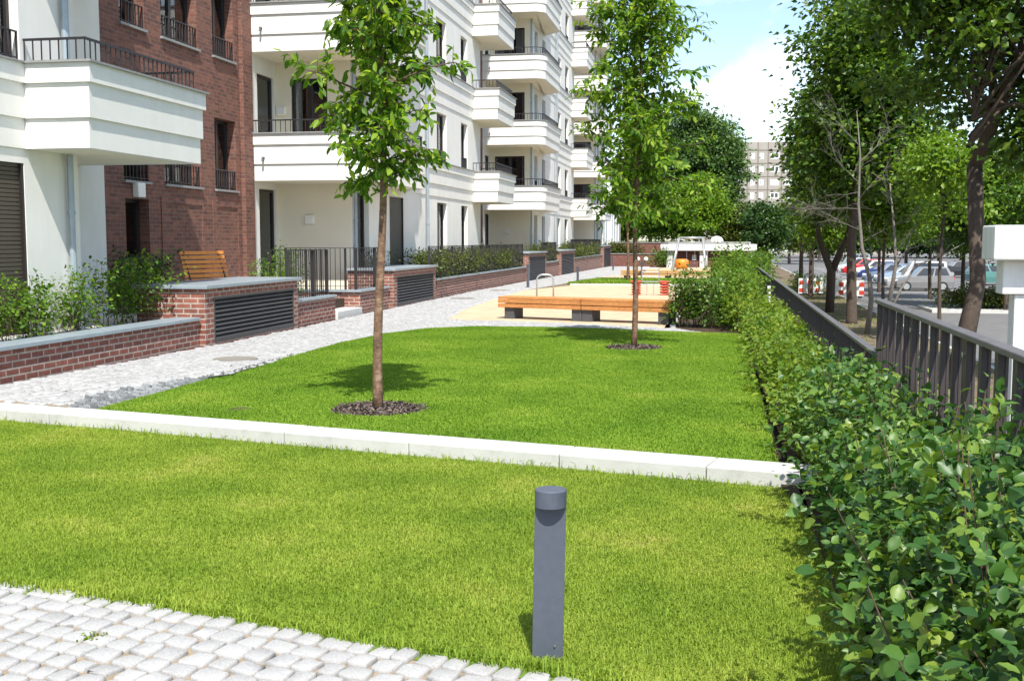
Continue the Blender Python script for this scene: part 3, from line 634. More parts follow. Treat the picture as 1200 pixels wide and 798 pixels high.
# wall 3: returns inwards beside the steps
t = thing('plinth_wall', 'brick corner wall right of the steps under a bar railing', 'wall', (WX, y4 + 1, 0), 'low brick plinth walls')
b = MB(); b.box(WX - .3, WX, y4 + .06, y5 - .07, -.3, .53); b.box(WX - 1.9, WX - .303, y4 + .06, y4 + .36, -.3, .53); b.build('brickwork', M['brick_plinth'], t)
b = MB(); b.box(WX - .34, WX + .045, y4, y5 - .07, .532, .58); b.box(WX - 1.9, WX - .343, y4, y4 + .40, .532, .58); b.build('coping', M['zinc'], t, bevel=.006)
vent_box('brick vent housing with dark louvres right of the near young tree trunk', y5, y6, 1.0)
low_wall('long brick wall with grey coping under the railed hedge', y6 + .07, y7 - .07, .60)
vent_box('narrow brick vent housing behind the tall thin post', y7, y8, 1.18)
low_wall('short brick wall between the two narrow vent housings', y8 + .07, y9 - .07, .68)
vent_box('narrow brick vent housing right of the short railed gap', y9, y10, 1.18)
low_wall('far brick wall under the dense dark railing', y10 + .07, y11 - .07, .72)
vent_box('farthest small brick vent housing at the corner of the plinth', y11, y12, 1.30)
railing('bar railing with gate leaf between the wide vent and the steps', [(WX - .15, y2 + .12), (WX - .15, y3 - .06), (WX - 1.4, y3 - .06)], .56, 1.50)
railing('L-shaped bar railing right of the steps', [(WX - 1.8, y4 + .2), (WX - .15, y4 + .2), (WX - .15, y5 - .1)], .58, 1.52)
railing('long dark bar railing in front of the clipped hedge', [(WX - .12, y6 + .12), (WX - .12, y7 - .12)], .60, 1.52)
railing('short dark bar railing between the narrow vent housings', [(WX - .12, y8 + .12), (WX - .12, y9 - .12)], .68, 1.58)
railing('farthest dark bar railing on the brick plinth', [(WX - .12, y10 + .12), (WX - .12, y11 - .12)], .72, 1.72)
# garden soil behind the plinth
b = MB(); b.box(-11.0, WX - .37, 5, 83, -.2, .40); tag(b.build('garden_soil', M['soil']), kind='structure')
b = MB(); b.box(-11.0, -8.95, 5, 25, .404, .43); tag(b.build('terrace_paving', M['step_stone']), kind='structure')
# end walls
yE = y12 + .1
pL = hity(716, 297, yE); pR = hity(776, 297, yE)
t = thing('garden_wall', 'low brick end wall with grey coping behind the play area', 'wall', (-6, yE, gz(yE)))
b = MB(); b.box(VX, pR[0], yE, yE + .3, -1.0, pL[2] - .06); b.build('brickwork', M['brick_far'], t)
b = MB(); b.box(VX, pR[0], yE - .05, yE + .35, pL[2] - .058, pL[2]); b.build('coping', M['coping_grey'], t)
q0 = hity(738, 284, yE + 6); q1 = hity(776, 284, yE + 6)
t = thing('garden_wall', 'taller brick wall behind the low end wall', 'wall', ((q0[0] + q1[0]) / 2, yE + 6, 0))
b = MB(); b.box(q0[0] - 1.5, q1[0] + .5, yE + 6, yE + 6.3, -1.0, q0[2] - .06); b.build('brickwork', M['brick_far'], t)
b = MB(); b.box(q0[0] - 1.5, q1[0] + .5, yE + 5.95, yE + 6.35, q0[2] - .058, q0[2]); b.build('coping', M['coping_grey'], t)
# ================================================================== BUILDINGS
def wall_open(b, axis, c, u0, u1, z0, z1, ops, depth=.20):
    """wall face with rectangular openings; axis 'x': plane x=c facing +x; axis 'y': plane y=c facing -y"""
    us = sorted({u0, u1, *[v for o in ops for v in o[:2]]}); zs = sorted({z0, z1, *[v for o in ops for v in o[2:4]]})
    us = [u for u in us if u0 <= u <= u1]; zs = [z for z in zs if z0 <= z <= z1]
    def pt(u, z, d=0): return (c - d, u, z) if axis == 'x' else (u, c + d, z)
    def q(a): b.add(a, [(0, 1, 2, 3)])
    for i in range(len(us) - 1):
        j = 0
        while j < len(zs) - 1:
            um = (us[i] + us[i + 1]) / 2
            def solid(k): return not any(o[0] < um < o[1] and o[2] < (zs[k] + zs[k + 1]) / 2 < o[3] for o in ops)
            if not solid(j): j += 1; continue
            k = j
            while k + 1 < len(zs) - 1 and solid(k + 1): k += 1
            q([pt(us[i], zs[j]), pt(us[i + 1], zs[j]), pt(us[i + 1], zs[k + 1]), pt(us[i], zs[k + 1])]); j = k + 1
    for o in ops:
        a, e, g, h = o[:4]
        q([pt(a, g), pt(a, h), pt(a, h, depth), pt(a, g, depth)]); q([pt(e, g), pt(e, g, depth), pt(e, h, depth), pt(e, h)])
        q([pt(a, h), pt(e, h), pt(e, h, depth), pt(a, h, depth)]); q([pt(a, g), pt(a, g, depth), pt(e, g, depth), pt(e, g)])
_wc = {}
def window(parent, axis, c, o, depth=.20, style='win', rail=None, curtain=0, name='window', mull=None):
    """window unit built once per size, then copied; stands in the opening at the back of the reveal"""
    a, e, g, h = o[:4]; w, ht = round(e - a, 3), round(h - g, 3); key = (axis, w, ht, depth, style, rail, curtain, name)
    def loc(): return (c, a, g) if axis == 'x' else (a, c, g)
    if key not in _wc:
        def bx(b, u0, u1, d0, d1, z0, z1): b.box(-d1, -d0, u0, u1, z0, z1) if axis == 'x' else b.box(u0, u1, d0, d1, z0, z1)
        f = MB(); t = .065; D = depth
        if style == 'shutter':
            n = int(ht / .055); s = ht / n
            for k in range(n): bx(f, .05, w - .05, D - .09, D - .03, k * s + .004, (k + 1) * s - .006)
            bx(f, .04, w - .04, D - .035, D, 0, ht); fr = MB()
            bx(fr, 0.002, .05, D - .13, D - .001, 0, ht); f2 = MB(); bx(f2, w - .05, w - .002, D - .13, D - .001, 0, ht)
            o1 = f.build(name, M['shutter' if 'left' in rail else 'shutter_grey'] if rail else M['shutter_grey']); o2 = fr.build('guide_rail', M['frame_dark'], o1); f2.build('guide_rail', M['frame_dark'], o1); lst = [o1, o2]
        else:
            bx(f, .002, t, D - .07, D, .002, ht - .002); bx(f, w - t, w - .002, D - .07, D, .002, ht - .002); bx(f, t, w - t, D - .07, D, .002, t); bx(f, t, w - t, D - .07, D, ht - t, ht - .002)
            nm = mull if mull is not None else (1 if w > 1.0 else 0)
            for k in range(nm): um = w * (k + 1) / (nm + 1); bx(f, um - .05, um + .05, D - .068, D - .002, t, ht - t)
            o1 = f.build(name, M['frame_dark'])
            p = MB(); bx(p, t, w - t, D - .03, D - .02, t, ht - t); o2 = p.build('pane', M['pane'], o1)
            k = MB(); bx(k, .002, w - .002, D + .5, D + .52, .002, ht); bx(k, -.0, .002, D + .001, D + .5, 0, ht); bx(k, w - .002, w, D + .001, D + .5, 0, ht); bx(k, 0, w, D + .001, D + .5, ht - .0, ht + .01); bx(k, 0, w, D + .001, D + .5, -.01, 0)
            o3 = k.build('dark_room_box', M['painted_dark'], o1); lst = [o1, o2, o3]  # shallow near-black box paints the interior darkness behind the pane
            if curtain:
                cb = MB(); rr = random.Random(hash(key) % 1000); spans = {1: [(.05, .42)], 2: [(.04, .30), (.70, .96)], 3: [(.04, .96)]}[curtain]
                for s0, s1 in spans:
                    n = max(6, int((s1 - s0) * w / .05)); vs = []; 
                    for i in range(n + 1):
                        u = w * (s0 + (s1 - s0) * i / n); d = D + .02 + .025 * (i % 2)
                        for z in (.03, ht - .03): vs.append((-d, u, z) if axis == 'x' else (u, d, z))
                    cb.add(vs, [(2 * i, 2 * i + 2, 2 * i + 3, 2 * i + 1) for i in range(n)])
                lst.append(cb.build('curtain', M['curtain'], o1))
            if rail:
                rb = MB(); rh = rail if isinstance(rail, (int, float)) else .38
                bx(rb, .005, w - .005, .02, .05, rh - .02, rh); bx(rb, .005, w - .005, .025, .045, .05, .065)
                n = max(3, int(w / .12))
                for i in range(n + 1): u = .012 + (w - .024) * i / n; bx(rb, u - .008, u + .008, .022, .048, .0, rh - .02)
                lst.append(rb.build('guard_rail', M['dark_metal'], o1))
        o1.parent = parent; _wc[key] = o1; r = o1
    else: r = copy_tree(_wc[key], parent)
    r.location = np.array(loc()) - org(parent); return r
def offset_chain(ch, d):
    ch = [np.array(p, float) for p in ch]; n = len(ch); out = []
    for i in range(n):
        ns = []
        if i > 0: e = ch[i] - ch[i - 1]; e /= np.linalg.norm(e); ns.append(np.array([e[1], -e[0]]))
        if i < n - 1: e = ch[i + 1] - ch[i]; e /= np.linalg.norm(e); ns.append(np.array([e[1], -e[0]]))
        if len(ns) == 2:
            m = ns[0] + ns[1]; m /= np.linalg.norm(m); out.append(ch[i] + m * d / max(.3, m @ ns[0]))
        else: out.append(ch[i] + ns[0] * d)
    return out
def chain_wall(b, ch, do, di, z0, z1):
    o = offset_chain(ch, do); i_ = offset_chain(ch, di); n = len(o)
    vs = [(*p, z0) for p in o] + [(*p, z1) for p in o] + [(*p, z0) for p in i_] + [(*p, z1) for p in i_]; fs = []
    for k in range(n - 1):
        fs += [(k, k + 1, n + k + 1, n + k), (2 * n + k + 1, 2 * n + k, 3 * n + k, 3 * n + k + 1), (n + k, n + k + 1, 3 * n + k + 1, 3 * n + k), (2 * n + k, 2 * n + k + 1, k + 1, k)]
    fs += [(0, n, 3 * n, 2 * n), (n - 1, 2 * n - 1 + 2 * n - n, 4 * n - 1, 3 * n - 1)][0:1] + [(n - 1, 3 * n - 1, 4 * n - 1, 2 * n - 1)]
    b.add(vs, fs)
TIERS = [(-1.09, -.70, .0), (-.70, -.25, .035), (-.25, 0, .075)]
def tiers(b, ch, ztop, di=-.18, base=.0):
    for a, c, o in TIERS: chain_wall(b, ch, o + base, di, ztop + a, ztop + c)
def arc(cx, cy, r, a0, a1, n=8): return [(cx + r * math.cos(D2R(a0 + (a1 - a0) * k / n)), cy + r * math.sin(D2R(a0 + (a1 - a0) * k / n))) for k in range(n + 1)]
XF, XB, XK = -9.05, -8.10, -11.0
_bal = {}
def balcony(parent, key, ch, ztop, floor_poly, skip_rail=(), spout=None, rail_h=.34):
    """stepped white parapet with floor slab, coping and bar railing; first one built, others copied one storey up"""
    k = (parent.name, key)
    if k in _bal:
        z0, r = _bal[k]; c = copy_tree(r, parent); c.location = (0, 0, ztop - z0); return c
    b = MB(); tiers(b, ch, ztop); o = b.build('balcony', M['stucco'], parent)
    b = MB(); b.prism(floor_poly, ztop - 1.087, ztop - .86); b.build('floor_slab', M['stucco_cream'], o, origin=org(parent))
    b = MB(); chain_wall(b, ch, .12, -.20, ztop, ztop + .028); b.build('coping', M['coping_grey'], o, origin=org(parent))
    inn = offset_chain(ch, -.06); rb = MB()
    for i in range(len(inn) - 1):
        a, c = inn[i], inn[i + 1]; L = np.linalg.norm(c - a)
        if L < 1e-3: continue
        d = (c - a) / L
        rb.obox((a + c) / 2, d, L + .02, .035, ztop + rail_h - .03, ztop + rail_h)
        n = max(1, int(round(L / .125)))
        for q in range(n): pp = a + d * L * q / n; rb.obox(pp, d, .014, .014, ztop + .028, ztop + rail_h - .03)
    rb.build('railing', M['dark_metal'], o, origin=org(parent))
    if spout is not None:
        sb = MB(); sx, sy = spout; sb.tube([(sx, sy + .2, ztop - .55), (sx, sy - .12, ztop - .56), (sx, sy - .14, ztop - .64)], .025, 8); sb.build('water_spout', M['dark_metal'], o, origin=org(parent))
    for ch_ in o.children: ch_.location = (0, 0, 0)
    _bal[k] = (ztop, o); return o
ST = 3.0
def downpipe(parent, x, y, z0, z1, r=.045):
    b = MB(); b.tube([(x, y, z0), (x, y, z1)], r, 10); b.tube([(x, y, z0), (x, y, z0 + 1.0)], r * 1.18, 10)
    for z in np.arange(z0 + 1.6, z1, 3.0): b.tube([(x, y, z), (x, y, z + .05)], r * 1.25, 10)
    b.build('downpipe', M['zinc'], parent)
def white_block(lab, Y0, Yend, floors, cols, doors, zc=4.18, boxY=None, ret_win=True, shutters=(), pipe=None, loggia=True, z_base=-.6, boxL=3.2, curt=(0, 1, 0, 2)):
    t = thing('apartment_building', lab, 'building', (XF, (Y0 + Yend) / 2, 0), 'white apartment blocks along the garden'); g = org(t)
    Ye = Y0 + 1.6 if loggia else Y0; H = zc + ST * (floors - 1) + .3
    ops = []; wins = []
    for f in range(floors):
        for ci, (a, e) in enumerate(cols):
            zs = (.45, zc - 1.28) if f == 0 else (zc + ST * (f - 1) + .03, zc + ST * (f - 1) + 1.62)
            ops.append((a, e, *zs)); wins.append((f, ci))
    b = MB(); wall_open(b, 'x', XF, Ye, Yend, z_base, H, ops)
    dops = [(a, e, zc + ST * (f - 1) - .9, zc + ST * (f - 1) + 1.5) for f in range(1, floors) for a, e in doors]
    if loggia:
        cw = MB(); wall_open(cw, 'y', Ye, XK, XF, z_base, H, dops)
        rops = [(Y0 + .45, Ye - .15, .45 if f == 0 else zc + ST * (f - 1) - .9, zc - 1.25 if f == 0 else zc + ST * (f - 1) + 1.5) for f in range(floors)] if ret_win else []
        wall_open(b, 'x', XK + .002, Y0 - .02, Ye, z_base, H, rops)
        b.add([(XK - 9, Y0 - .02, z_base), (XK + .002, Y0 - .02, z_base), (XK + .002, Y0 - .02, H), (XK - 9, Y0 - .02, H)], [(0, 1, 2, 3)])
    else: b.add([(XK - 9, Y0, z_base), (XF, Y0, z_base), (XF, Y0, H), (XK - 9, Y0, H)], [(0, 1, 2, 3)])
    b.add([(XK - 9, Y0, H), (XK, Y0, H), (XK, Ye, H), (XF, Ye, H), (XF, Yend, H), (XK - 9, Yend, H)], [(0, 1, 2, 3, 4, 5)])
    b.add([(XF, Yend, z_base), (XF - 1.1, Yend, z_base), (XF - 1.1, Yend, H), (XF, Yend, H)], [(0, 1, 2, 3)])
    b.add([(XF - 1.1, Yend, z_base), (XF - 1.1, Yend + 2.4, z_base), (XF - 1.1, Yend + 2.4, H), (XF - 1.1, Yend, H)], [(0, 1, 2, 3)])
    b.add([(XF - 1.1, Yend + 2.4, z_base), (XK - 9, Yend + 2.4, z_base), (XK - 9, Yend + 2.4, H), (XF - 1.1, Yend + 2.4, H)], [(0, 1, 2, 3)])
    b.add([(XF - 1.1, Yend, H), (XF - 1.1, Yend + 2.4, H), (XK - 9, Yend + 2.4, H), (XK - 9, Yend, H)], [(0, 1, 2, 3)])
    b.build('wall', M['stucco'], t)
    if loggia: cw.build('loggia_wall', M['stucco_cream'], t)
    for (f, ci), o in zip(wins, ops):
        if (f, ci) in shutters: window(t, 'x', XF, o, .14, 'shutter', 'left' if Y0 < 10 else 'x', name='roller_shutter')
        else: window(t, 'x', XF, o, .20, 'win', None if f == 0 else .40, curtain=curt[(f * 5 + ci * 3) % len(curt)])
    for o in dops: window(t, 'y', Ye, o, .12, 'win', None, curtain=2 if (o[2] > 8) else 0, name='balcony_door', mull=1)
    if loggia and ret_win:
        for o in rops: window(t, 'x', XK + .002, o, .12, 'win', None, 0)
    # string courses + balconies per storey
    bd = MB(); cp = MB(); rl = Y0 + (6.6 if loggia else 0); bx = boxY if boxY is not None else Yend
    for f in range(1, floors + 1):
        zt = zc + ST * (f - 1)
        for a, c, o in TIERS: bd.box(XF - .01, XF + .025 + o, rl + .004, bx - .004, zt + a, zt + c)
        cp.box(XF - .01, XF + .14, rl + .004, bx - .004, zt, zt + .025)
        if loggia:
            ch = [(XK, Y0)] + arc(XB - .55, Y0 + .55, .55, -90, 0) + arc(XB - .7, Y0 + 4.9, .7, 0, 60, 5) + [(XF + .03, Y0 + 6.2), (XF + .025, Y0 + 6.6)]
            inn = offset_chain(ch, -.181)
            balcony(t, 'corner', ch, zt, [tuple(p) for p in inn] + [(XF + .002, Y0 + 6.6), (XF + .002, Ye + .002), (XF + .002, Ye - .002), (XK + .004, Ye - .002)], spout=(XK + .35, Y0))
        if boxY is not None:
            ch = [(XF + .02, boxY), (XB, boxY), (XB, boxY + boxL), (XF - 1.6, boxY + boxL)]
            inn = offset_chain(ch, -.181)
            balcony(t, 'box', ch, zt, [tuple(p) for p in inn] + [(XF - 1.1 + .002, inn[-1][1]), (XF - 1.1 + .002, Yend + .003), (XF + .002, Yend + .003), (XF + .002, inn[0][1])])
    bd.build('string_course', M['stucco'], t); cp.build('string_coping', M['coping_grey'], t)
    for y in (pipe or []): downpipe(t, XF + (.22 if y > Ye + .5 else .07), y, .55, H)
    return t, Ye
# --- nearest wing, only its end shows
t0, _ = white_block('nearest white wing with brown roller shutter and stepped box balcony', 3.0, Yx(93, XF, 250), 3, [(Yx(33, XF, 250) - 2.3, Yx(33, XF, 250) - .05)], [], zc=3.98, boxY=13.35, loggia=False, shutters={(0, 0)}, boxL=3.15, curt=(2, 1))
yw = Yx(93, XF, 250)
downpipe(t0, XF + .08, yw - .32, .45, 2.88); downpipe(t0, XF + .08, yw - .32, 4.0, 9.6)
b = MB(); b.box(-10.9, -10.16, yw + 2.4, 17.15, -.3, 9.0); b.build('side_wall', M['stucco'], t0)
# --- second block
cols1 = [(26.95, 27.95), (29.8, 31.2), (35.1, 36.4), (38.5, 39.5)]
t1, Ye1 = white_block('long white apartment block behind the near young tree with rounded corner balconies', 25.0, 41.7, 7, cols1, [(-10.6, -9.65)], boxY=40.3, shutters={(0, 1)}, pipe=[Ye1_ for Ye1_ in (26.68, 33.1)])
cols2 = [(54.2, 55.1), (56.6, 57.6), (61.7, 63.2), (65.0, 66.4)]
t2, Ye2 = white_block('white apartment block beyond the second brick stairwell', 51.2, 69.0, 7, cols2, [(-10.75, -9.3)], boxY=67.6, pipe=[52.9, 60.3])
cols3 = [(82.0, 83.2), (85.5, 86.8)]
t3, Ye3 = white_block('farthest tall white apartment block, mostly behind the second young tree', 78.6, 88.0, 7, cols3, [(-10.75, -9.3)], pipe=[80.3, 87.0])
# wall lamps on the loggia walls
for Y, pr, zs in ((Ye1, t1, (2.2, 4.9)), (Ye2, t2, (2.1, 5.0))):
    for z in zs:
        b = MB(); x = -10.15 if z < 3 else -10.85
        b.box(x - .13, x + .13, Y - .09, Y - .002, z - .12, z + .12); b.build('wall_lamp', M['lamp_white'], pr, bevel=.04)
# low annex at the far end
yA = 88.6; qa = hity(722, 240, yA)
t = thing('annex_building', 'low white annex at the far end of the white blocks', 'building', (-8.6, yA, gz(yA)))
ops = [(yA + .8 + 2.2 * k, yA + 1.7 + 2.2 * k, 1.6, 3.9) for k in range(3)]
b = MB(); xa = -8.55; wall_open(b, 'x', xa, yA, yA + 8, -.9, qa[2], ops)
wall_open(b, 'y', yA, -16, xa, -.9, qa[2], []); b.add([(-16, yA, qa[2]), (xa, yA, qa[2]), (xa, yA + 8, qa[2]), (-16, yA + 8, qa[2])], [(0, 1, 2, 3)])
b.build('wall', M['white_far'], t)
for o in ops: window(t, 'x', xa, o, .15, 'win', None, 3)
b = MB(); b.box(-16, xa + .08, yA - .06, yA + 8, qa[2], qa[2] + .12); b.build('roof_edge', M['coping_grey'], t)
# --- brick stairwells
def brick_block(lab, ya, yb, ops, H, win=True, door=None, extra=None):
    t = thing('stairwell_building', lab, 'building', (XK, (ya + yb) / 2, 0), 'dark red brick stairwell blocks')
    b = MB(); dd = .28
    wall_open(b, 'x', XK, ya, yb, -.6, H, ops + ([door] if door else []), dd)
    b.add([(XK, ya, -.6), (XK, ya, H), (XK - 8, ya, H), (XK - 8, ya, -.6)], [(0, 1, 2, 3)]); b.add([(XK, ya, H), (XK, yb, H), (XK - 8, yb, H), (XK - 8, ya, H)], [(0, 1, 2, 3)])
    if extra: extra(b)
    b.build('wall', M['brick_wall'], t)
    for i, o in enumerate(ops):
        window(t, 'x', XK, o, dd, 'win', .44, curtain=(2, 1, 3, 1)[i % 4]); sb = MB(); sb.box(XK - .1, XK + .06, o[0] - .04, o[1] + .04, o[2] - .05, o[2] - .003); sb.build('sill', M['coping_grey'], t)
    if door: window(t, 'x', XK, door, dd, 'win', None, 0, name='door', mull=0)
    return t
wa = (Yx(145, XK, 200), Yx(174, XK, 200)); wb = (Yx(193, XK, 200), Yx(235, XK, 200)); wc = (Yx(252.5, XK, 200), Yx(277, XK, 200))
ops = [(a, e, 2.82 + 2.9 * k, 2.82 + 2.9 * k + 1.57) for k in range(4) for a, e in (wa, wb, wc)]
dz = float(hitx(160, 233, XK)[2])
def ext(b):
    # shallow recessed panels framed by raised brick piers under the lower windows
    for a, e in (wb, wc):
        b.box(XK, XK + .02, a - .20, a - .0, .3, 2.42); b.box(XK, XK + .02, e, e + .12, .3, 2.42); b.box(XK, XK + .02, a - .20, e + .12, 2.423, 2.55)
    b.box(XK, XK + .10, 24.45, 24.97, -.3, 14.4)
tb = brick_block('dark red brick stairwell block with tall windows above the slatted lounger', 17.1, 24.98, ops, 14.5, door=(wa[0] + .02, wa[1] - .02, .42, dz), extra=ext)
q = hitx(159.5, 223, XK); b = MB(); b.box(XK, XK + .13, q[1] - .14, q[1] + .14, q[2] - .14, q[2] + .14); b.build('wall_lamp', M['lamp_white'], tb, bevel=.02)
w2 = (Yx(569, XK), Yx(573.5, XK)); w3 = (Yx(577.2, XK), Yx(581.5, XK))
ops = [(a, e, 2.55 + 2.95 * k, 2.55 + 2.95 * k + 1.6) for k in range(6) for a, e in ((46.0, 47.0), (48.2, 49.2))]
brick_block('narrow dark red brick stairwell block between the two longer white blocks', 44.1, 51.17, ops, 21.5)
brick_block('far brick stairwell block hidden between distant white balconies', 71.4, 78.57, [], 21.5)
# --- grey slab block far behind
yS = 250.0; tl = hity(868, 167, yS); cl = hity(901, 167, yS)
t = thing('slab_apartment_block', 'distant grey concrete slab apartment block seen between the trees', 'building', (float(cl[0]), yS, -1.7))
x0, x1, zt = float(tl[0]) - 10, float(tl[0]) + 34, float(tl[2]); zr = [float(hity(905, y, yS)[2]) for y in (176, 190.5, 205, 219)]
vs = [(hity(px, 200, yS)[0]) for px in (876, 888, 900, 914.5, 929)]
pitch = [(882, 5), (892.5, 5), (908, 10.5), (924, 8), (940, 8), (955, 8), (868, 5), (971, 8)]
ops = []
for z in [zr[0] - 2.85 * k + .0 for k in range(9)]:
    for px, wpx in pitch:
        xa = float(hity(px - wpx / 2, 200, yS)[0]); xb = float(hity(px + wpx / 2, 200, yS)[0]); ops.append((xa, xb, z - 1.9, z - .55))
b = MB(); wall_open(b, 'y', yS, x0, x1, -1.75, zt, ops, .12)
b.add([(x1, yS, -1.75), (x1, yS + 12, -1.75), (x1, yS + 12, zt), (x1, yS, zt)], [(0, 1, 2, 3)]); b.add([(x0, yS, -1.75), (x0, yS, zt), (x0, yS + 12, zt), (x0, yS + 12, -1.75)], [(0, 1, 2, 3)])
b.add([(x0, yS, zt), (x1, yS, zt), (x1, yS + 12, zt), (x0, yS + 12, zt)], [(0, 1, 2, 3)]); b.build('wall', M['slab'], t)
b = MB()
for z in [zr[0] - 2.85 * k for k in range(9)]: b.box(x0, x1, yS - .05, yS - .002, z - .08, z + .08)
for px in (876, 888, 900, 916, 932, 948, 963): xx = float(hity(px, 200, yS)[0]); b.box(xx - .10, xx + .10, yS - .06, yS - .055, -1.7, zt)
b.build('panel_joint', M['slab_joint'], t)
proto = {}
for i, o in enumerate(ops):
    w = o[1] - o[0]; key = (round(w, 1), i % 5 == 2)
    f = MB(); a = .22
    f.box(o[0] + .002, o[0] + a, yS + .04, yS + .10, o[2] + .002, o[3] - .002); f.box(o[1] - a, o[1] - .002, yS + .04, yS + .10, o[2] + .002, o[3] - .002); f.box(o[0] + a, o[1] - a, yS + .04, yS + .10, o[2] + .002, o[2] + a); f.box(o[0] + a, o[1] - a, yS + .04, yS + .10, o[3] - a, o[3] - .002)
    f.box((o[0] + o[1]) / 2 - .12, (o[0] + o[1]) / 2 + .12, yS + .04, yS + .10, o[2] + a, o[3] - a)
    wo = f.build('window', M['white_far'], t)
    g = MB(); g.box(o[0] + .01, o[1] - .01, yS + .101, yS + .118, o[2] + .01, o[3] - .01); g.build('pane', M['carglass'] if i % 3 else M['curtain'], wo, origin=org(t))
# ================================================================== PAVILIONS
def pavilion(lab, cols, x0, x1, y0, y1, zt, zf, zb, beam=None, walls=None):
    t = thing('bin_pavilion', lab, 'pavilion', ((x0 + x1) / 2, y0, zb))
    b = MB(); b.box(x0, x1, y0, y1, zf, zt); b.build('roof', M['white_paint'], t, bevel=.015)
    if beam: b = MB(); b.box(*beam); b.build('beam', M['white_paint'], t, bevel=.01)
    for c in cols: b = MB(); b.box(*c); b.build('column', M['white_paint'], t, bevel=.01)
    return t
# near one at the right edge
Yp = 9.6; a = hity(1166, 264, Yp); bb_ = hity(1166, 305, Yp); a2 = hity(1174.5, 345, Yp + .16); a3 = hity(1189, 345, Yp + .19)
pavilion('tall white portal frame with stepped beam right of the dark fence', [(a3[0], a3[0] + .42, Yp + .19, Yp + .38, -1.5, a2[2] - .002), (a3[0] + 3.2, a3[0] + 3.6, Yp + .19, Yp + .38, -1.5, a2[2] - .002)],
         a[0], a[0] + 5.2, Yp, Yp + .44, a[2], bb_[2], -1.5, beam=(a2[0], a[0] + 5.1, Yp + .16, Yp + .40, a2[2], bb_[2] - .002))
# far one behind the play area
Yq = 82.0; X = lambda px, py=290: float(hity(px, py, Yq)[0]); Z = lambda py, px=830: float(hity(px, py, Yq)[2])
zt, zf = Z(286.5), Z(294)
t = pavilion('far white flat-roofed pavilion with brick walls behind the swing', [(X(l), X(r), Yq + .25, Yq + .65, -1.6, zf - .002) for l, r in ((781, 788), (820, 829), (876, 884))], X(774), X(887), Yq, Yq + 4, zt, zf, -1.7)
b = MB(); b.box(X(789), X(819.5), Yq + .5, Yq + .8, -1.6, zf - .002); b.box(X(829.5), X(875.5), Yq + .5, Yq + .8, -1.6, zf - .002); b.build('brick_wall', M['brick_far'], t)
b = MB(); b.box(X(783), X(880), Yq + .4, Yq + 3.6, zt + .002, zt + .18); b.build('roof_upstand', M['coping_grey'], t)
b = MB(); b.box(X(811), X(816), Yq + .44, Yq + .495, Z(305), Z(299)); b.build('notice_plate', M['white_plastic'], t)
dome = at(840, 284, 85); t = thing('skylight_dome', 'white domed rooflight on the far pavilion roof', 'rooflight', (dome[0], Yq + 2, zt + .18))
b = MB(); n = 14; rx = .5
rings = [[(dome[0] + rx * math.cos(2 * math.pi * k / n) * math.cos(p), Yq + 2 + rx * math.sin(2 * math.pi * k / n) * math.cos(p), zt + .185 + .42 * math.sin(p)) for k in range(n)] for p in np.linspace(0, 1.45, 6)]
b.add([q for r in rings for q in r], [(i * n + k, i * n + (k + 1) % n, (i + 1) * n + (k + 1) % n, (i + 1) * n + k) for i in range(5) for k in range(n)] + [tuple(range(5 * n, 6 * n))]); b.build('dome', M['white_plastic'], t, smooth=True)

# ================================================================== FENCE
def fence(lab, ya, yb, zt, zb, step=1.5, xa=FX, xb=FX):
    t = thing('fence', lab, 'fence', ((xa + xb) / 2, (ya + yb) / 2, zb), 'dark metal picket fences by the car park')
    L = yb - ya; n = max(1, int(round(L / step))); d = unit(np.array([xb - xa, L])); nn = np.array([-d[1], d[0]])
    b = MB(); b.obox(((xa + xb) / 2, (ya + yb) / 2), d, L, .07, zt - .03, zt); b.build('rail', M['rail_top'], t, bevel=.006)
    ib = MB()
    for i in range(n + 1):
        q = np.array([xa, ya]) + d * L * i / n
        pb = MB(); pb.obox(q, d, .115, .02, zb, zt - .032); po = pb.build('post', M['fence_metal'], t)
        sb = MB(); sb.tube([(q[0] + nn[0] * .01, q[1], zt - .11), (q[0] + nn[0] * .022, q[1], zt - .11)], .016, 8); sb.build('bolt', M['steel'], po, origin=org(t))
        if i < n:
            for k in range(1, 10):
                p = q + d * (L / n) * k / 10; wide = k % 2 == 0
                ib.obox(p, d, .060 if wide else .022, .012, zb + .05, zt - .032)
                if not wide: ib.obox(p + nn * .02, nn, .030, .010, zb + .05, zt - .032)
    ib.obox(((xa + xb) / 2 , (ya + yb) / 2), d, L, .025, zb + .10, zb + .14)
    ib.build('picket_infill', M['fence_metal'], t)
fence('nearest and tallest dark picket fence panel beside the pale pavilion column', -.4, 8.62, 1.26, -.25)
fence('long lower dark picket fence behind the hedge', 8.72, 26.2, .86, -.55)
fence('farthest dark picket fence beyond the gap with the white post', 26.9, 52.0, .84, -.55)
p = np.array([FX, 26.55]); t = MB(); t.box(FX - .09, FX + .09, 26.46, 26.64, -.6, .62); o = t.build('marker_post', M['white_paint'], origin=(FX, 26.55, -.6), bevel=.01); tag(o, 'small white post in the gap of the dark fence', 'post')

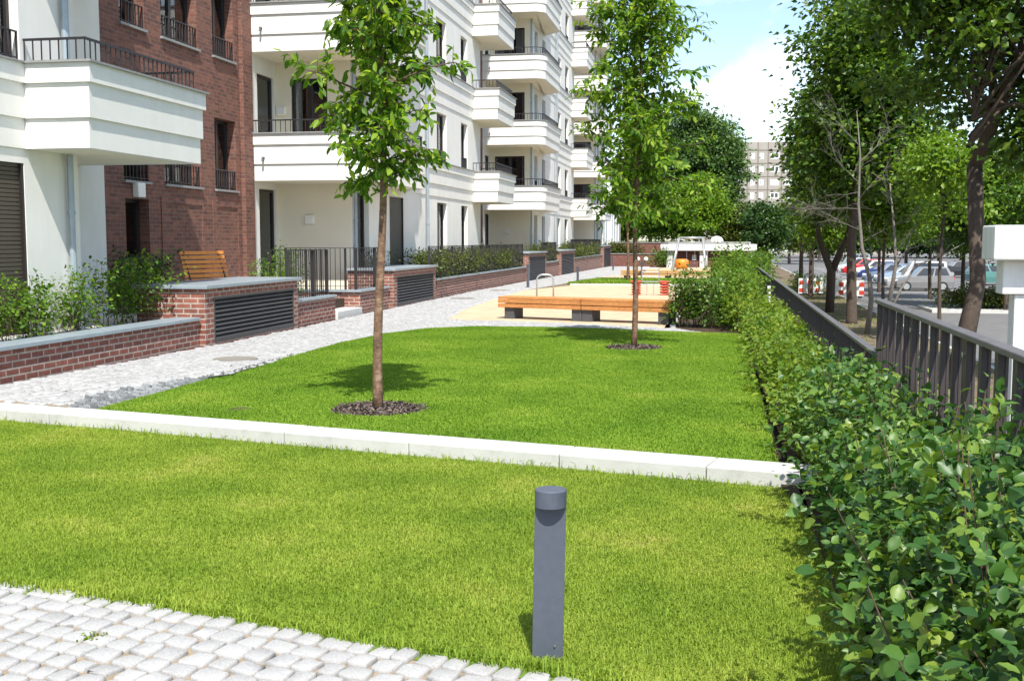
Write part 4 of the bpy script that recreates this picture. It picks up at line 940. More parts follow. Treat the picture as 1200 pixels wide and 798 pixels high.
# ================================================================== BENCHES
def slat_bench(lab, pa, pb, h, wood, legs, group='long timber benches', depth=.52, nsl=5, split=(.5,)):
    pa = np.array(pa[:2]); pb = np.array(pb[:2]); L = np.linalg.norm(pb - pa); d = (pb - pa) / L; nn = np.array([-d[1], d[0]]); zg = gz(pa[1]) + .05
    t = thing('bench', lab, 'bench', (*((pa + pb) / 2), zg), group)
    cuts = [0, *split, 1]
    for a, c in zip(cuts[:-1], cuts[1:]):
        q = pa + d * L * (a + c) / 2; ln = L * (c - a) - .02; b = MB()
        for k in range(nsl):
            w = depth / nsl; b.obox(q + nn * (w * (k + .5)), d, ln, w - .012, zg + h - .05, zg + h)
        for s, z in ((0, h - .056), (0, h - .150)):
            b.obox(q + nn * .022, d, ln, .044, zg + z - .076, zg + z); b.obox(q + nn * (depth - .022), d, ln, .044, zg + z - .076, zg + z)
        b.build('seat', M[wood], t, bevel=.006)
    for a in legs:
        q = pa + d * L * a + nn * depth * .5; b = MB(); b.obox(q, d, .22, depth - .10, zg - .08, zg + h - .142); b.build('leg', M['leg_grey'], t, bevel=.006)
ba = hitz(583, 373.6, .05); bb2 = hitz(786, 381.5, .05)
slat_bench('long orange timber bench with dark block legs facing the upper lawn', ba, bb2, .47, 'larch', (.065, .47, .53, .955))
ba = hitz(727, 328.0, -.02); bb2 = hitz(838, 329.2, -.02)
slat_bench('pale timber bench farther back on the second sand area', ba, bb2, .42, 'larch_pale', (.06, .5, .94))
# slatted lounger above the vent housing
q = hitx(250, 325, -9.55); t = thing('lounger', 'orange slatted timber lounger behind the wide vent housing', 'lounger', (q[0], q[1], .43))
b = MB(); yc = q[1]
ha = np.array([q[0], yc]); ax = unit(np.array([.35, .94]))   # along its width
nn = np.array([ax[1], -ax[0]])
for k in range(9):
    s = k / 8; c = ha - nn * (.10 + .20 * s); z = .75 + .70 * s
    b.obox(c, ax, 1.12, .030, z - .030, z + .030)
b.build('backrest', M['larch_sunlit'], t, bevel=.004); b = MB()
for k in range(11):
    c = ha + nn * (.02 + .11 * k); b.obox(c, ax, 1.12, .085, .74 - .004 * k, .775 - .004 * k)
b.build('seat', M['larch'], t, bevel=.004)
for s in (-.45, .45):
    b = MB(); c0 = ha + ax * s; b.tube([(*(c0 - nn * .05), .43), (*(c0 - nn * .05), .73), (*(c0 - nn * .33), 1.44)], .018, 6); b.tube([(*(c0 + nn * 1.0), .43), (*(c0 + nn * 1.0), .70), (*(c0 - nn * .05), .72)], .018, 6); b.build('leg', M['dark_metal'], t)

# ================================================================== PLAYGROUND
def arch(px0, px1, pyb, pyt, lab):
    p = hitz((px0 + px1) / 2, pyb, .05); p0 = hitz(px0, pyb, .05); p1 = hitz(px1, pyb, .05); D = p[1]; h = float(hity((px0 + px1) / 2, pyt, p[1])[2])
    t = thing('tube_arch', lab, 'railing', p); r = .16; d = unit((p1 - p0)[:2]); L = np.linalg.norm((p1 - p0)[:2])
    pts = [(*p0[:2], 0)] + [(*(p0[:2] + d * r * (1 - math.cos(a))), h - r + r * math.sin(a)) for a in np.linspace(0, math.pi / 2, 6)] + [(*(p1[:2] - d * r * (1 - math.cos(a))), h - r + r * math.sin(a)) for a in np.linspace(math.pi / 2, 0, 6)] + [(*p1[:2], 0)]
    b = MB(); b.tube(pts, .024, 8); b.build('tube', M['steel_light'], t, smooth=True)
arch(629, 648.5, 350, 322, 'bent steel tube arch standing in the sand behind the orange bench')
# spring rocker
p = hitz(762, 346, .05); t = thing('spring_rocker', 'red and white spring rocker in the sand behind the tree trunk', 'play equipment', p)
for s in (-.42, .42):
    b = MB(); pts = [(p[0] + s + .12 * math.cos(a), p[1] + .12 * math.sin(a), .02 + a * .0127) for a in np.linspace(0, 2 * math.pi * 5, 75)]; b.tube(pts, .028, 5); b.build('spring', M['red'], t, smooth=True)
    b = MB(); pts = [(p[0] + s + .085 * math.cos(a + 1.6), p[1] + .085 * math.sin(a + 1.6), .05 + a * .0127) for a in np.linspace(0, 2 * math.pi * 4.6, 70)]; b.tube(pts, .015, 5); b.build('spring_core', M['white_plastic'], t, smooth=True)
for s in (-.42, .42): b = MB(); b.box(p[0] + s - .17, p[0] + s + .17, p[1] - .13, p[1] + .13, .43, .48); b.build('seat', M['red'], t, bevel=.02)
b = MB(); b.box(p[0] - .25, p[0] + .25, p[1] - .03, p[1] + .03, .44, .47); b.build('cross_bar', M['steel_light'], t)
b = MB()
for s in (-.25, .25): b.tube([(p[0] + s, p[1], .49), (p[0] + s, p[1], .86)], .016, 6)
for z in (.62, .74, .86): b.tube([(p[0] - .25, p[1], z), (p[0] + .25, p[1], z)], .013, 6)
b.build('handle_frame', M['steel_light'], t); b = MB()
b.tube([(p[0] - .1, p[1], .05), (p[0] - .1, p[1], .40)], .012, 6); b.tube([(p[0] + .1, p[1], .05), (p[0] + .1, p[1], .40)], .012, 6); b.build('guide_rod', M['steel_light'], t)
# pole with two balls
p = hitz(752, 328, .0); t = thing('play_pole', 'thin grey play pole topped by two small white balls', 'play equipment', p)
b = MB(); zt_ = float(hity(752, 304, p[1])[2]); b.tube([(p[0], p[1], -.1), (p[0], p[1], zt_ - .1)], .04, 8); b.tube([(p[0] - .17, p[1], zt_), (p[0] - .05, p[1], zt_ - .2), (p[0], p[1], zt_ - .25), (p[0] + .05, p[1], zt_ - .2), (p[0] + .17, p[1], zt_)], .025, 6); b.build('pole', M['leg_grey'], t)
for s in (-.17, .17):
    b = MB(); n = 10; R = [[(p[0] + s + .10 * math.cos(a) * math.cos(2 * math.pi * k / n), p[1] + .10 * math.cos(a) * math.sin(2 * math.pi * k / n), zt_ + .10 * math.sin(a)) for k in range(n)] for a in np.linspace(-1.5, 1.5, 7)]
    b.add([q for r in R for q in r], [(i * n + k, i * n + (k + 1) % n, (i + 1) * n + (k + 1) % n, (i + 1) * n + k) for i in range(6) for k in range(n)]); b.build('ball', M['white_plastic'], t, smooth=True)
# swing
Ys = 62.0; zg = gz(Ys) + .05; l0 = hity(787, 317, Ys); l1 = hity(796, 279, Ys); r1 = hity(823.5, 279, Ys); r0 = hity(828, 317, Ys)
t = thing('swing_frame', 'grey steel swing frame in front of the far pavilion', 'swing', ((l0[0] + r0[0]) / 2, Ys, zg))
for (t_, f_) in ((l1, l0), (r1, r0)):
    for sy in (-.75, .75): b = MB(); b.tube([(t_[0], Ys, t_[2]), (f_[0], Ys + sy, zg - .1)], .065, 8); b.build('leg', M['steel_light'], t, smooth=True)
b = MB(); b.tube([(l1[0] - .05, Ys, l1[2]), (r1[0] + .05, Ys, r1[2])], .065, 8); b.tube([(l1[0] - .02, Ys, l1[2] - .22), (r1[0] + .02, Ys, r1[2] - .22)], .025, 8); b.build('top_bar', M['steel_light'], t, smooth=True)
xm = (l1[0] + r1[0]) / 2; b = MB()
for s in (-.22, .22): b.tube([(xm + s, Ys, l1[2] - .22), (xm + s, Ys, zg + .45)], .008, 4)
b.build('chain', M['steel_light'], t); b = MB(); b.box(xm - .25, xm + .25, Ys - .1, Ys + .1, zg + .41, zg + .45); b.build('swing_seat', M['dark_metal'], t, bevel=.01)
# orange tub
p = hity(799, 317, 72); t = thing('play_tub', 'rounded orange plastic play tub beside the swing leg', 'play equipment', (p[0], 72, gz(72)))
b = MB(); n = 14; prof = [(.30, 0), (.42, .12), (.45, .4), (.40, .58), (.30, .64)]
b.add([(p[0] + r * math.cos(2 * math.pi * k / n), 72 + r * math.sin(2 * math.pi * k / n), gz(72) + .05 + z) for r, z in prof for k in range(n)], [(i * n + k, i * n + (k + 1) % n, (i + 1) * n + (k + 1) % n, (i + 1) * n + k) for i in range(4) for k in range(n)] + [tuple(range(4 * n, 5 * n))]); b.build('tub', M['orange'], t, smooth=True)

# ================================================================== CARS
def car(lab, col, x, y, L=4.1, W=1.72, Hh=1.48, rot=math.pi, style='hatch', rng=random.Random(3)):
    """nose towards local +x"""
    t = thing('parked_car', lab, 'car', (0, 0, 0), 'cars in the car park'); h = L / 2
    hood = .95 if style != 'van' else 1.05; rf = h * (.36 if style != 'van' else .62)
    # stations: x, z_low, z_belt, halfwidth
    st = [(-h, .42, .78, .66), (-h + .05, .28, .95, .78), (-h + .35, .22, 1.0, .84), (-h + .62, .20, 1.0, .86), (-.2, .20, .97, .86), (h * .35, .20, .94, .86), (h * .52, .20, .90, .86), (h - .45, .20, .80, .84), (h - .12, .24, .70, .78), (h, .36, .58, .62)]
    K = W / 1.72; vs = []; fs = []
    for x_, a, c, w in st: vs += [(x_, -w * K * .95, a), (x_, -w * K, (a + c) * .5), (x_, -w * K * .96, c), (x_, w * K * .96, c), (x_, w * K, (a + c) * .5), (x_, w * K * .95, a)]
    for i in range(len(st) - 1):
        for k in range(6): fs.append((i * 6 + k, i * 6 + (k + 1) % 6, (i + 1) * 6 + (k + 1) % 6, (i + 1) * 6 + k))
    fs += [tuple(range(6)), tuple(range(len(st) * 6 - 6, len(st) * 6))[::-1]]
    b = MB(); b.add(vs, fs)
    # cabin: belt rectangle to roof rectangle
    xb0, xb1 = -h + (.10 if style == 'hatch' else .30 if style == 'van' else .75), h * .46; xr0, xr1 = -h + (.42 if style == 'hatch' else .42 if style == 'van' else 1.25), h * .10 if style != 'van' else h * .2
    wb, wr = .80 * K, .60 * K
    Bq = [(xb0, -wb, .98), (xb1, -wb, .92), (xb1, wb, .92), (xb0, wb, .98)]; Rq = [(xr0, -wr, Hh - .03), (xr1, -wr, Hh - .02), (xr1, wr, Hh - .02), (xr0, wr, Hh - .03)]; xm_ = (xr0 + xr1) / 2
    Tq = [(xr0 + .1, -wr * .8, Hh), (xr1 - .15, -wr * .8, Hh), (xr1 - .15, wr * .8, Hh), (xr0 + .1, wr * .8, Hh)]
    b.add(Bq + Rq + Tq, [(0, 1, 5, 4), (1, 2, 6, 5), (2, 3, 7, 6), (3, 0, 4, 7), (4, 5, 9, 8), (5, 6, 10, 9), (6, 7, 11, 10), (7, 4, 8, 11), (8, 9, 10, 11)])
    b.build('body', carpaint('car_paint', col), t)
    def panel(q, u0, u1, v0, v1, off):
        q = [np.array(p, float) for p in q]; f = lambda u, v: (q[0] * (1 - u) + q[1] * u) * (1 - v) + (q[3] * (1 - u) + q[2] * u) * v
        n = np.cross(q[1] - q[0], q[3] - q[0]); n /= np.linalg.norm(n); P = [f(u0, v0), f(u1, v0), f(u1, v1), f(u0, v1)]; c = np.mean([p for p in q], 0)
        if n @ (c - np.array([0, 0, 1.0])) < 0: n = -n
        return [p + n * off for p in P] + [p - n * .005 for p in P]
    def pane(q, name, spans):
        b = MB()
        for s in spans: b.add(panel(q, *s, .006), [(0, 1, 2, 3), (0, 4, 5, 1), (1, 5, 6, 2), (2, 6, 7, 3), (3, 7, 4, 0)])
        b.build(name, M['carglass'], t)
    S0 = [Bq[0], Bq[1], Rq[1], Rq[0]]; S1 = [Bq[3], Bq[2], Rq[2], Rq[3]]
    for S in (S0, S1): pane(S, 'side_window', [(.08, .45, .08, .90), (.49, .90, .08, .90)])
    pane([Bq[1], Bq[2], Rq[2], Rq[1]], 'windscreen', [(.06, .94, .05, .93)]); pane([Bq[0], Bq[3], Rq[3], Rq[0]], 'rear_window', [(.08, .92, .15, .90)])
    for sx in (-h * .60, h * .62):
        for sy in (-1, 1):
            b = MB(); b.tube([(sx, sy * .66 * K, .31), (sx, sy * .875 * K, .31)], .31, 18); w = b.build('wheel', M['tyre'], t); r = MB(); r.tube([(sx, sy * .87 * K, .31), (sx, sy * .885 * K, .31)], .20, 12); r.build('rim', M['steel_light'], w)
    for sy in (-1, 1):
        b = MB(); b.box(h - .20, h - .03, sy * .46 * K, sy * .70 * K, .60, .74); b.build('headlight', M['lamp_white'], t, bevel=.03)
        b = MB(); b.box(-h + .01, -h + .12, sy * .60 * K, sy * .76 * K, .72, .95); b.build('tail_light', M['red'], t, bevel=.02)
    b = MB(); b.box(h - .10, h + .015, -.55 * K, .55 * K, .30, .46); b.build('bumper', M['fence_metal'], t, bevel=.02)
    t.location = (x, y, -1.60); t.rotation_euler = (0, 0, rot); return t
car('grey hatchback parked side-on beside the clipped hedge island', (.20, .20, .205), 12.9, 75.7, 3.65, 1.7, 1.55)
car('silver van-like car just behind the grey hatchback', (.50, .51, .52), 13.1, 79.0, 4.3, 1.8, 1.85, style='van')
car('light blue saloon second in line behind the grey hatchback', (.30, .40, .52), 13.1, 83.8, 4.3, 1.74, 1.45, style='sedan')
car('blue-grey hatchback partly behind the pale slender trunk', (.16, .21, .30), 12.6, 87.6, 4.0, 1.7, 1.5)
car('dark blue car with its nose beside the broad tree trunk', (.02, .04, .16), 13.2, 95.6, 4.2, 1.75, 1.46, style='sedan')
car('white hatchback between the dark blue car and the red car', (.72, .72, .72), 13.3, 101.8, 4.0, 1.7, 1.5)
car('red car beyond the red and white barrier', (.50, .02, .02), 13.2, 108.6, 4.0, 1.7, 1.48)
car('silver car beyond the red car near the forked tree', (.5, .52, .53), 13.6, 116, 4.3, 1.75, 1.5, style='sedan')
car('grey-green van-like car at the far end of the row', (.22, .25, .24), 13.8, 124, 4.4, 1.8, 1.8, style='van')
car('dark teal car right of the grey hatchback', (.10, .24, .22), 19.8, 86.5, 4.1, 1.7, 1.5, rot=.1)
car('deep blue car behind the leaning dark trunk', (.02, .05, .22), 21.2, 82.4, 4.1, 1.7, 1.5, rot=0)
car('bright blue car glimpsed left of the white pavilion', (.03, .09, .40), 23.2, 79.2, 4.1, 1.7, 1.5, rot=0)
car('black car in the back row under the trees', (.02, .02, .024), 21.0, 103, 4.2, 1.75, 1.48, rot=.05, style='sedan')
# barrier
p = hitz(991, 349, -1.5); t = thing('road_barrier', 'red and white construction barrier beside the dark forked trunk', 'barrier', (p[0], p[1], -1.5), 'road barriers')
def barrier(t, p, W, d):
    d = unit(np.array(d, float)); b = MB(); b.obox(p[:2], d, W, .05, -1.40, -.52); b.build('panel', M['white_plastic'], t, bevel=.01)
    n = int(W / .24)
    for z in (-.78, -1.22):
        for k in range(0, n, 2):
            b = MB()
            c = np.array(p[:2]) + d * (-W / 2 + (k + .6) * W / n); 
            b.obox(c, d, W / n, .06, z - .11, z + .13); b.build('warning_block', M['red'], t)
    for s in (-.4, .4): b = MB(); b.obox(np.array(p[:2]) + d * W * s, np.array([-d[1], d[0]]), .5, .18, -1.5, -1.405); b.build('foot', M['tyre'], t)
barrier(t, p, 1.9, (.97, -.2))
p = hitz(950, 346, -1.5); t = thing('road_barrier', 'low white barrier board half hidden by the two slim trunks', 'barrier', (p[0], p[1], -1.5), 'road barriers'); barrier(t, p, 1.5, (.9, .3))
# kerbed hedge island
i0 = hitz(1106, 366, -1.6); i1 = hitz(1190, 372, -1.6)
tag(MB().box(i0[0] - .6, i1[0] + 3, i0[1] - .5, i0[1] + 3.2, -1.74, -1.46).build('island_kerb', M['concrete_white']), kind='structure')
# ================================================================== PLANTS
# two young trees on the upper lawn
young_tree('young_tree', 'near young tree with a ring of mulch, in front of the stone steps', T1[0], T1[1], Z2, 5.3, 2.15, .80, .050, 41, .105, nl=50, lean=(.12, .0), group='young lawn trees')
young_tree('young_tree', 'second young tree at the far edge of the upper lawn by the orange bench', T2[0], T2[1], Z2, 6.1, 1.9, 1.10, .046, 57, .115, nl=68, lean=(.10, 0), group='young lawn trees', dens=1.0)
p = hitz(735.5, 330, .05); young_tree('young_tree', 'slim young tree on the narrow grass strip, left of the second trunk', p[0], p[1], .05, 5.2, 2.5, .9, .06, 63, .14, nl=20, group='young lawn trees', fine=False, dens=.6)
# shrubs behind the low wall
for i, (px, lab) in enumerate([(8, 'small leafy shrub at the left end of the low wall'), (45, 'thin low shrub left of the grey downpipe foot'), (88, 'upright shrub under the grey downpipe'), (135, 'bushy shrub before the white side wall'), (172, 'fullest bright shrub beside the wide vent housing')]):
    q = hitx(px, 380, -8.75 - .1 * (i % 2)); h = (.85, .80, .92, .98, 1.08)[i]
    shrub('shrub', lab, [(q[0], q[1] - .32), (q[0], q[1] + .32)], .42, h, .55, 70 + i, 'leaf_shrub', .062, 15, 62, group='shrubs behind the low brick wall', fine=True, spread=.42, top_jit=.22)
q = hitx(165, 315, -10.2); shrub('shrub', 'dark low shrub in front of the brick stairwell door', [(q[0], q[1] - .8), (q[0] - .1, q[1] + .8)], .42, 1.15, .6, 80, 'leaf_dark', .07, 26, 75, fine=True)
q = hitx(326, 310, -9.4); shrub('shrub', 'light green shrub left of the gate railing', [(q[0], q[1] - .9), (q[0], q[1] + .9)], .42, 1.15, .6, 81, 'leaf_shrub', .06, 30, 70, fine=True, top_jit=.3)
q = hitx(432, 320, -9.0); shrub('shrub', 'loose shrub behind the railing right of the steps', [(q[0], q[1] - .7), (q[0] + .1, q[1] + 1.2)], .42, 1.0, .6, 82, 'leaf_olive', .06, 26, 60, top_jit=.3)
shrub('hedge', 'clipped green hedge behind the long bar railing', [(-8.36, y6 + .2), (-8.36, y7 - .3)], .42, 1.05, .62, 83, 'leaf_olive', .08, 330, 75, cat='hedge', top_jit=.12)
shrub('hedge', 'small hedge piece behind the short railing', [(-8.36, y8 + .2), (-8.36, y9 - .2)], .42, 1.1, .6, 84, 'leaf_olive', .09, 110, 60, cat='hedge', top_jit=.2)
shrub('hedge', 'farthest hedge on the plinth behind the dark railing', [(-8.36, y10 + .2), (-8.36, y11 - .2)], .42, 1.15, .65, 85, 'leaf_olive', .11, 300, 60, cat='hedge', top_jit=.15)
q = hity(728, 290, 87.6); shrub('hedge', 'clipped olive hedge above the low end wall', [(q[0] - 1.9, 86), (q[0] + 1.4, 86)], .2, 1.45, 1.0, 86, 'leaf_olive', .14, 70, 60, cat='hedge')
q = hity(772, 288, 86.5); shrub('shrub', 'olive shrub left of the far pavilion roof', [(q[0] - .6, 87), (q[0] + .8, 87)], .2, 1.4, 1.0, 87, 'leaf_olive', .14, 30, 60)
q = hity(770, 305, 76); shrub('shrub', 'single upright shrub before the low end wall', [(q[0] - .5, 79), (q[0] + .5, 79)], -.25, 1.4, .8, 88, 'leaf_mid', .13, 22, 60)
# near hedge along the fence: three stretches of leaf size and colour
shrub('hedge', 'large-leaved green hedge in the near right corner before the fence', [(.90, 1.9), (.90, 4.6)], .03, .98, .47, 90, 'leaf_hedge', .052, 230, 150, cat='hedge', fine=2, spread=.38, top_jit=.30, group='hedge row along the fence')
shrub('hedge', 'green hedge stretch beside the end of the white kerb', [(.89, 4.5), (.89, 8.6)], .03, .80, .44, 91, 'leaf_hedge', .050, 270, 130, cat='hedge', fine=2, spread=.40, top_jit=.36, group='hedge row along the fence')
shrub('hedge', 'yellow-green hedge stretch beside the upper lawn', [(.84, 8.4), (.78, 20.5)], .03, .64, .54, 92, 'leaf_hedge_yellow', .060, 520, 75, cat='hedge', fine=True, spread=.38, top_jit=.22, group='hedge row along the fence')
shrub('hedge', 'far hedge stretch beyond the crossing path', [(.45, 20.5), (.35, 50)], .03, .86, .85, 93, 'leaf_hedge_yellow', .09, 520, 70, cat='hedge', spread=.34, top_jit=.2, group='hedge row along the fence')
for i, (px, py, h, lab) in enumerate([(806, 385, 1.18, 'bushy upright shrub at the right end of the orange bench'), (836, 386, 1.12, 'thin see-through shrub in the dark planting bed'), (866, 383, 1.15, 'broad leafy shrub at the fence end of the planting bed')]):
    q = hitz(px, py, .03); shrub('shrub', lab, [(q[0] - .22, q[1] + .3), (q[0] + .22, q[1] + .5)], .03, h, .55, 95 + i, 'leaf_mid' if i < 2 else 'leaf_shrub', .075, (24, 12, 24)[i], 85, group='shrubs in the planting bed', spread=.25)
for i, (px, py, h, lab) in enumerate([(858, 352, 1.5, 'tall green shrub behind the planting bed shrubs'), (880, 345, 1.35, 'yellowish tall shrub near the far fence')]):
    q = hitz(px, py, .03); shrub('shrub', lab, [(q[0] - .3, q[1]), (q[0] + .4, q[1] + 2.5)], .03, h, .8, 105 + i, 'leaf_shrub', .10, 44, 70, group='shrubs in the planting bed', spread=.25)
for i, (px, dep, cz, rx, rz, m, lab) in enumerate([(1090, 62, 5.2, 2.4, 2.6, 'leaf_light', 'light green small tree beside the parked grey hatchback'), (1128, 54, 5.6, 2.3, 3.0, 'leaf_maple', 'small dark tree standing on the kerbed island'), (1180, 50, 5.4, 2.4, 3.0, 'leaf_mid', 'small tree on the kerbed island by the white portal frame'), (1030, 70, 5.8, 2.6, 2.8, 'leaf_mid', 'round tree crown over the light blue saloon')]):
    q = at(px, 340, dep); crown_tree('car_park_tree', lab, float(q[0]), float(q[1]), -1.6, 8, cz, rx, rz, 240 + i, m, leaf=.2, nclump=150, low=True, per=75, tr=.1, lobes=9, csize=.45, group='small trees in the car park')
# low hedge on the car-park island
shrub('hedge', 'low clipped hedge on the kerbed car-park island', [(i0[0] + .4, i0[1] + 1.4), (i1[0] + 2.4, i0[1] + 1.4)], -1.46, 1.0, 1.5, 110, 'leaf_olive', .16, 130, 55, cat='hedge', top_jit=.1)

# tree row on the verge
def vt(px, py): q = hitz(px, py, -1.5); return float(q[0]), float(q[1])
x, y = vt(1117, 455); fk = at(1142, 196, 24.6); up1 = at(1163, 110, 24.6); up2 = at(1198, 60, 24.0); u3 = at(1215, -40, 23.8); u1b = at(1162, 20, 24.8); kn_ = at(1146, 330, 24.4)
crown_tree('maple_tree', 'dark leaning maple with forked trunk right of the fence corner', x, y, -1.5, 12, 7.9, 3.6, 4.6, 201, 'leaf_maple', leaf=.19, solo=True, low=True, nclump=400, avoid=[(q_ + (EYE - q_) / np.linalg.norm(EYE - q_) * s_, .85) for q_ in (fk, (fk + up2) / 2, up2, (fk + up1) / 2, fk + np.array([0, 0, -1.0])) for s_ in (0, 1.2, 2.4, 3.6)], per=62, tr=.16, lobes=14, csize=.42, ry=3.4, offx=.7, offy=.5, trunk_h=4.6, lean=(.1, 0),
           forks=[([(x, y, -1.6), kn_, fk], [.24, .17, .17]), ([fk, up2, u3], [.15, .12, .06]), ([fk + np.array([.1, 0, .1]), up1, u1b], [.10, .08, .04])], group='trees on the verge')
for (px, py, H, cz, rx, rz, sd, m, nc, lab, tr) in [
    (972, 366, 13.5, 7.9, 2.7, 5.6, 211, 'leaf_maple', 300, 'broad maple with low forked dark trunk behind the fence', .17),
    (998, 379, 12.5, 7.9, 3.1, 5.2, 212, 'leaf_maple', 280, 'straight dark maple trunk right of the barrier', .19),
    (950, 347, 13.5, 8.0, 2.2, 5.6, 213, 'leaf_mid', 240, 'slim maple nearer of the two thin trunks by the barrier board', .14),
    (938, 341, 12.5, 7.6, 1.9, 5.2, 214, 'leaf_mid', 210, 'slim maple farther of the two thin trunks, leftmost in the row', .13)]:
    x, y = vt(px, py); fork = None
    if px == 972:
        a0 = at(977, 325, y); fork = [([(x, y, -1.5), (x + .05, y, .3), (x - .5, y, 1.6), (x - .75, y, 3.6)], [.20, .18, .11, .08]), ([(x + .05, y, .3), (x + .7, y, 1.9), (x + 1.0, y, 4)], [.17, .11, .07])]
    crown_tree('maple_tree', lab, x, y, -1.5, H, cz, rx, rz, sd, m, leaf=.24, nclump=int(nc * 1.15), low=True, per=52, tr=tr, solo=bool(fork), offx={972: 1.0, 950: 1.3, 938: 1.2}.get(px, .6), lobes=12, csize=.44, forks=fork, group='trees on the verge')
# lower light-green understorey sprouts by the trunks
x, y = vt(1035, 372); crown_tree('sapling', 'light green sapling thicket between the bare stems and the cars', x, y, -1.5, 5, 4.9, 2.3, 2.1, 221, 'leaf_light', leaf=.17, nclump=130, low=True, per=60, tr=.07, lobes=7, csize=.42)
x, y = vt(1085, 400); crown_tree('sapling', 'light green sapling before the parked grey hatchback crown', x + .4, y, -1.5, 5, 4.9, 1.8, 1.7, 222, 'leaf_light', leaf=.16, nclump=80, low=True, per=55, tr=.06, lobes=6, csize=.38)
x, y = vt(958, 352); crown_tree('sapling', 'bright green sapling under the two slim maples', x + .5, y, -1.5, 5, 4.7, 2.3, 2.0, 223, 'leaf_light', leaf=.19, nclump=120, low=True, per=60, tr=.07, lobes=7, csize=.42)
x, y = vt(940, 344); shrub('shrub', 'low green shrub at the foot of the two slim maples', [(x - .8, y - 1), (x + 1.6, y - 2)], -1.5, 1.5, 1.0, 224, 'leaf_shrub', .14, 26, 60)
# bare grey tree
x, y = vt(1016, 392); t = thing('bare_tree', 'pale slender bare tree with dead grey twigs behind the fence step', 'tree', (x, y, -1.5)); rng = np.random.default_rng(5)
dpt = 37.5; tr_ = [(x, y, -1.55), at(1021, 352, dpt), at(1019, 325, dpt), at(1010, 290, dpt), at(1006, 240, dpt), at(1008, 180, dpt), at(1004, 130, dpt)]
b = MB(); b.tube(tr_, [.10, .085, .075, .062, .045, .028, .010], 8); b.build('trunk', M['bark_pale'], t, smooth=True); b = MB()
def twigs(p, d, L, r, depth):
    pts = [np.array(p)]; dd = np.array(d)
    for k in range(4): dd = unit(dd + rng.normal(0, .16, 3)); pts.append(pts[-1] + dd * L / 4)
    b.tube(pts, [r, r * .85, r * .7, r * .55, r * .35], 4, False)
    if depth:
        for k in (1, 2, 3, 4):
            for _ in range(2): twigs(pts[k], unit(dd + rng.normal(0, .55, 3)), L * rng.uniform(.4, .65), r * .5, depth - 1)
for pz_, dxy in ((at(1008, 270, dpt), (-.8, .1, .45)), (at(1006, 235, dpt), (.6, -.1, .8)), (at(1006, 245, dpt), (-.9, -.2, .15)), (at(1007, 215, dpt), (-.7, .2, .5)), (at(1008, 190, dpt), (.6, .1, .7)), (at(1006, 170, dpt), (-.5, -.1, .7)), (at(1009, 285, dpt), (.8, .0, .5)), (at(1007, 225, dpt), (-.9, .0, -.05))):
    twigs(pz_, unit(np.array(dxy)), 1.6, .012, 2)
b.build('branch', M['bark_pale'], t)
x, y = vt(1037, 395); t = thing('bare_tree', 'thin bare stems leaning over the fence before the cars', 'tree', (x, y, -1.5)); dpt = 35.0
b = MB(); b.tube([(x, y, -1.55), at(1043, 350, dpt), at(1050, 310, dpt), at(1048, 270, dpt), at(1043, 215, dpt)], [.08, .07, .055, .04, .02], 7); b.tube([at(1041, 372, dpt), at(1056, 338, dpt), at(1073, 312, dpt), at(1110, 296, dpt), at(1130, 285, dpt)], [.05, .042, .034, .028, .01], 6); b.tube([at(1049, 315, dpt), at(1062, 292, dpt), at(1072, 262, dpt)], [.03, .02, .008], 5); b.build('trunk', M['bark_pale'], t, smooth=True); b = MB()
for q in (at(1073, 312, dpt), at(1095, 302, dpt), at(1050, 300, dpt), at(1045, 240, dpt), at(1062, 292, dpt)): twigs(q, unit(rng.normal(0, .6, 3) + np.array([.1, 0, .6])), 1.0, .014, 1)
b.build('branch', M['bark_pale'], t)

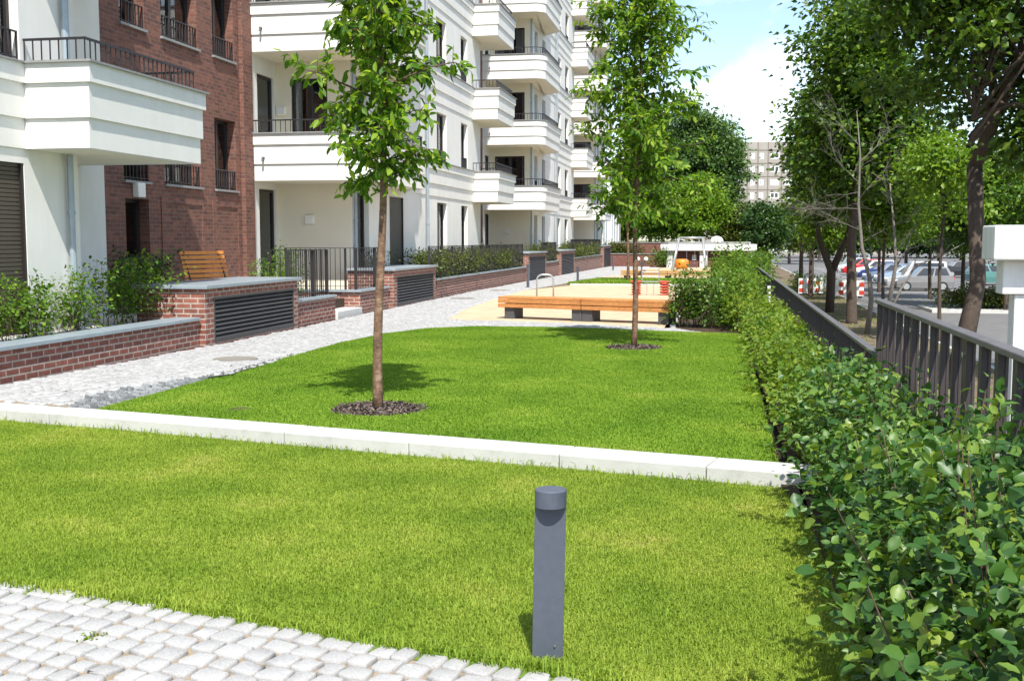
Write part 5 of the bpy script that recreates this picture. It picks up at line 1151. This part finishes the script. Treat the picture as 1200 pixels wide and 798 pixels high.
# trees behind the play area and the car park
BG = [ # px, depth, cz, rx, rz, mat, label, H, nclump
    (815, 108, 9.6, 4.3, 6.6, 'leaf_poplar', 'tall grey-green poplar with uneven top behind the pavilion', 240),
    (762, 112, 9.0, 4.4, 6.4, 'leaf_mid', 'dense green tree behind the second young tree', 210),
    (842, 106, 7.6, 2.3, 4.9, 'leaf_poplar', 'slimmer poplar on the right of the tall one', 130),
    (822, 94, 4.6, 2.9, 3.1, 'leaf_light', 'bright green bushy tree right behind the pavilion roof', 150),
    (776, 96, 4.3, 3.0, 3.0, 'leaf_mid', 'mid green bushy tree left of the bright one', 140),
    (734, 99, 4.0, 2.4, 3.2, 'leaf_light', 'light green tree beside the white annex', 110),
    (866, 98, 2.9, 2.2, 2.6, 'leaf_olive', 'olive green bush tree below the slab block', 110),
    (898, 92, 2.9, 1.8, 3.1, 'leaf_dark', 'dark upright evergreen right of the pavilion', 130),
    (884, 120, 3.2, 2.8, 2.8, 'leaf_mid', 'round tree behind the dark evergreen', 100),
    (925, 150, 3.6, 4.0, 3.4, 'leaf_olive', 'yellowish tree at the far end of the road', 110),
    (960, 165, 5.0, 4.4, 4.6, 'leaf_dark', 'dark tree mass beyond the end of the road', 130),
    (985, 170, 7.0, 5.0, 6.0, 'leaf_mid', 'tall green tree beyond the last parked cars', 130),
    (1020, 150, 7.0, 5.0, 5.8, 'leaf_maple', 'broad dark tree behind the middle of the car row', 150),
    (1062, 140, 7.0, 4.8, 5.6, 'leaf_dark', 'dark tree behind the grey hatchback', 150),
    (1100, 132, 7.2, 4.8, 5.8, 'leaf_maple', 'dark maple behind the dark teal car', 150),
    (1138, 126, 7.0, 4.6, 5.6, 'leaf_dark', 'dark tree behind the leaning maple trunk', 150),
    (1178, 120, 6.6, 4.6, 5.2, 'leaf_mid', 'green tree above the white pavilion', 140),
    (1222, 112, 6.6, 4.6, 5.2, 'leaf_dark', 'dark tree at the right edge behind the pavilion', 130)]
for i, (px, dep, cz, rx, rz, m, lab, nc) in enumerate(BG):
    q = at(px, 300, dep); crown_tree('background_tree', lab, float(q[0]), float(q[1]), -1.7, cz + rz, cz + 1.0, rx, rz, 300 + i, m, leaf=.34 if dep > 100 else .27, nclump=int(nc * 1.35), per=75, tr=.2, lobes=15, csize=.55 if dep > 100 else .45, group='trees beyond the play area and car park')
rng = np.random.default_rng(9)
tag(crown_tree('treeline', '', float(at(1075, 300, 200)[0]), float(at(1075, 300, 200)[1]), -1.7, 9, 4.0, 38, 5.0, 401, 'leaf_dark', leaf=.6, nclump=900, per=70, tr=.2, lobes=40, csize=1.1, ry=6), kind='stuff')

# ================================================================== LIGHT, SKY, CAMERA
sun_h = np.array([.319, -.948]); EL = D2R(55)
S = bpy.data.lights.new('sun', 'SUN'); S.energy = 4.7; S.angle = D2R(.53); S.color = (1, .955, .88); so = bpy.data.objects.new('sun', S); C.objects.link(so)
from mathutils import Vector
so.rotation_euler = Vector((sun_h[0] * math.cos(EL), sun_h[1] * math.cos(EL), math.sin(EL))).to_track_quat('Z', 'Y').to_euler()
w = bpy.data.worlds.new('World'); bpy.context.scene.world = w; w.use_nodes = True; nt = w.node_tree; bg = nt.nodes['Background']
sk = nd(nt, 'ShaderNodeTexSky', sky_type='NISHITA'); sk.sun_disc = False; sk.sun_elevation = EL; sk.sun_rotation = math.atan2(sun_h[0], sun_h[1]); sk.air_density = 1.0; sk.dust_density = .6; sk.ozone_density = 1.2
tc = nd(nt, 'ShaderNodeTexCoord'); mp = nd(nt, 'ShaderNodeMapping'); mp.inputs['Scale'].default_value = (1.0, 1.0, 2.3); mp.inputs['Location'].default_value = CLOUD if 'CLOUD' in globals() else (.35, .1, .2)
nt.links.new(tc.outputs['Generated'], mp.inputs[0])
n1 = nd(nt, 'ShaderNodeTexNoise', Scale=4.6, Detail=9, Roughness=.55); n1.inputs['Distortion'].default_value = .35; nt.links.new(mp.outputs[0], n1.inputs['Vector'])
cl = ramp(nt, n1.outputs['Fac'], [(.505, (0, 0, 0)), (.68, (1, 1, 1))])
mx = nd(nt, 'ShaderNodeMix', data_type='RGBA'); nt.links.new(cl, mx.inputs[0]); nt.links.new(sk.outputs[0], mx.inputs[6]); mx.inputs[7].default_value = (6.9, 7.1, 7.4, 1)
nt.links.new(mx.outputs[2], bg.inputs[0]); bg.inputs[1].default_value = .145
cam = bpy.data.cameras.new('camera'); co = bpy.data.objects.new('camera', cam); C.objects.link(co); co.location = (0, 0, H_EYE)
co.rotation_euler = (math.pi / 2 - PITCH, 0, YAW); cam.sensor_width = 36; cam.lens = F / 1200 * 36; cam.clip_end = 4000; cam.clip_start = .05
sc = bpy.context.scene; sc.camera = co
sc.view_settings.view_transform = 'Standard'; sc.view_settings.look = 'None'; sc.view_settings.gamma = 1; sc.view_settings.use_curve_mapping = False
sc.view_settings.exposure = .70
sc.render.engine = 'CYCLES'; sc.cycles.use_denoising = True; sc.cycles.max_bounces = 6; sc.cycles.transparent_max_bounces = 8
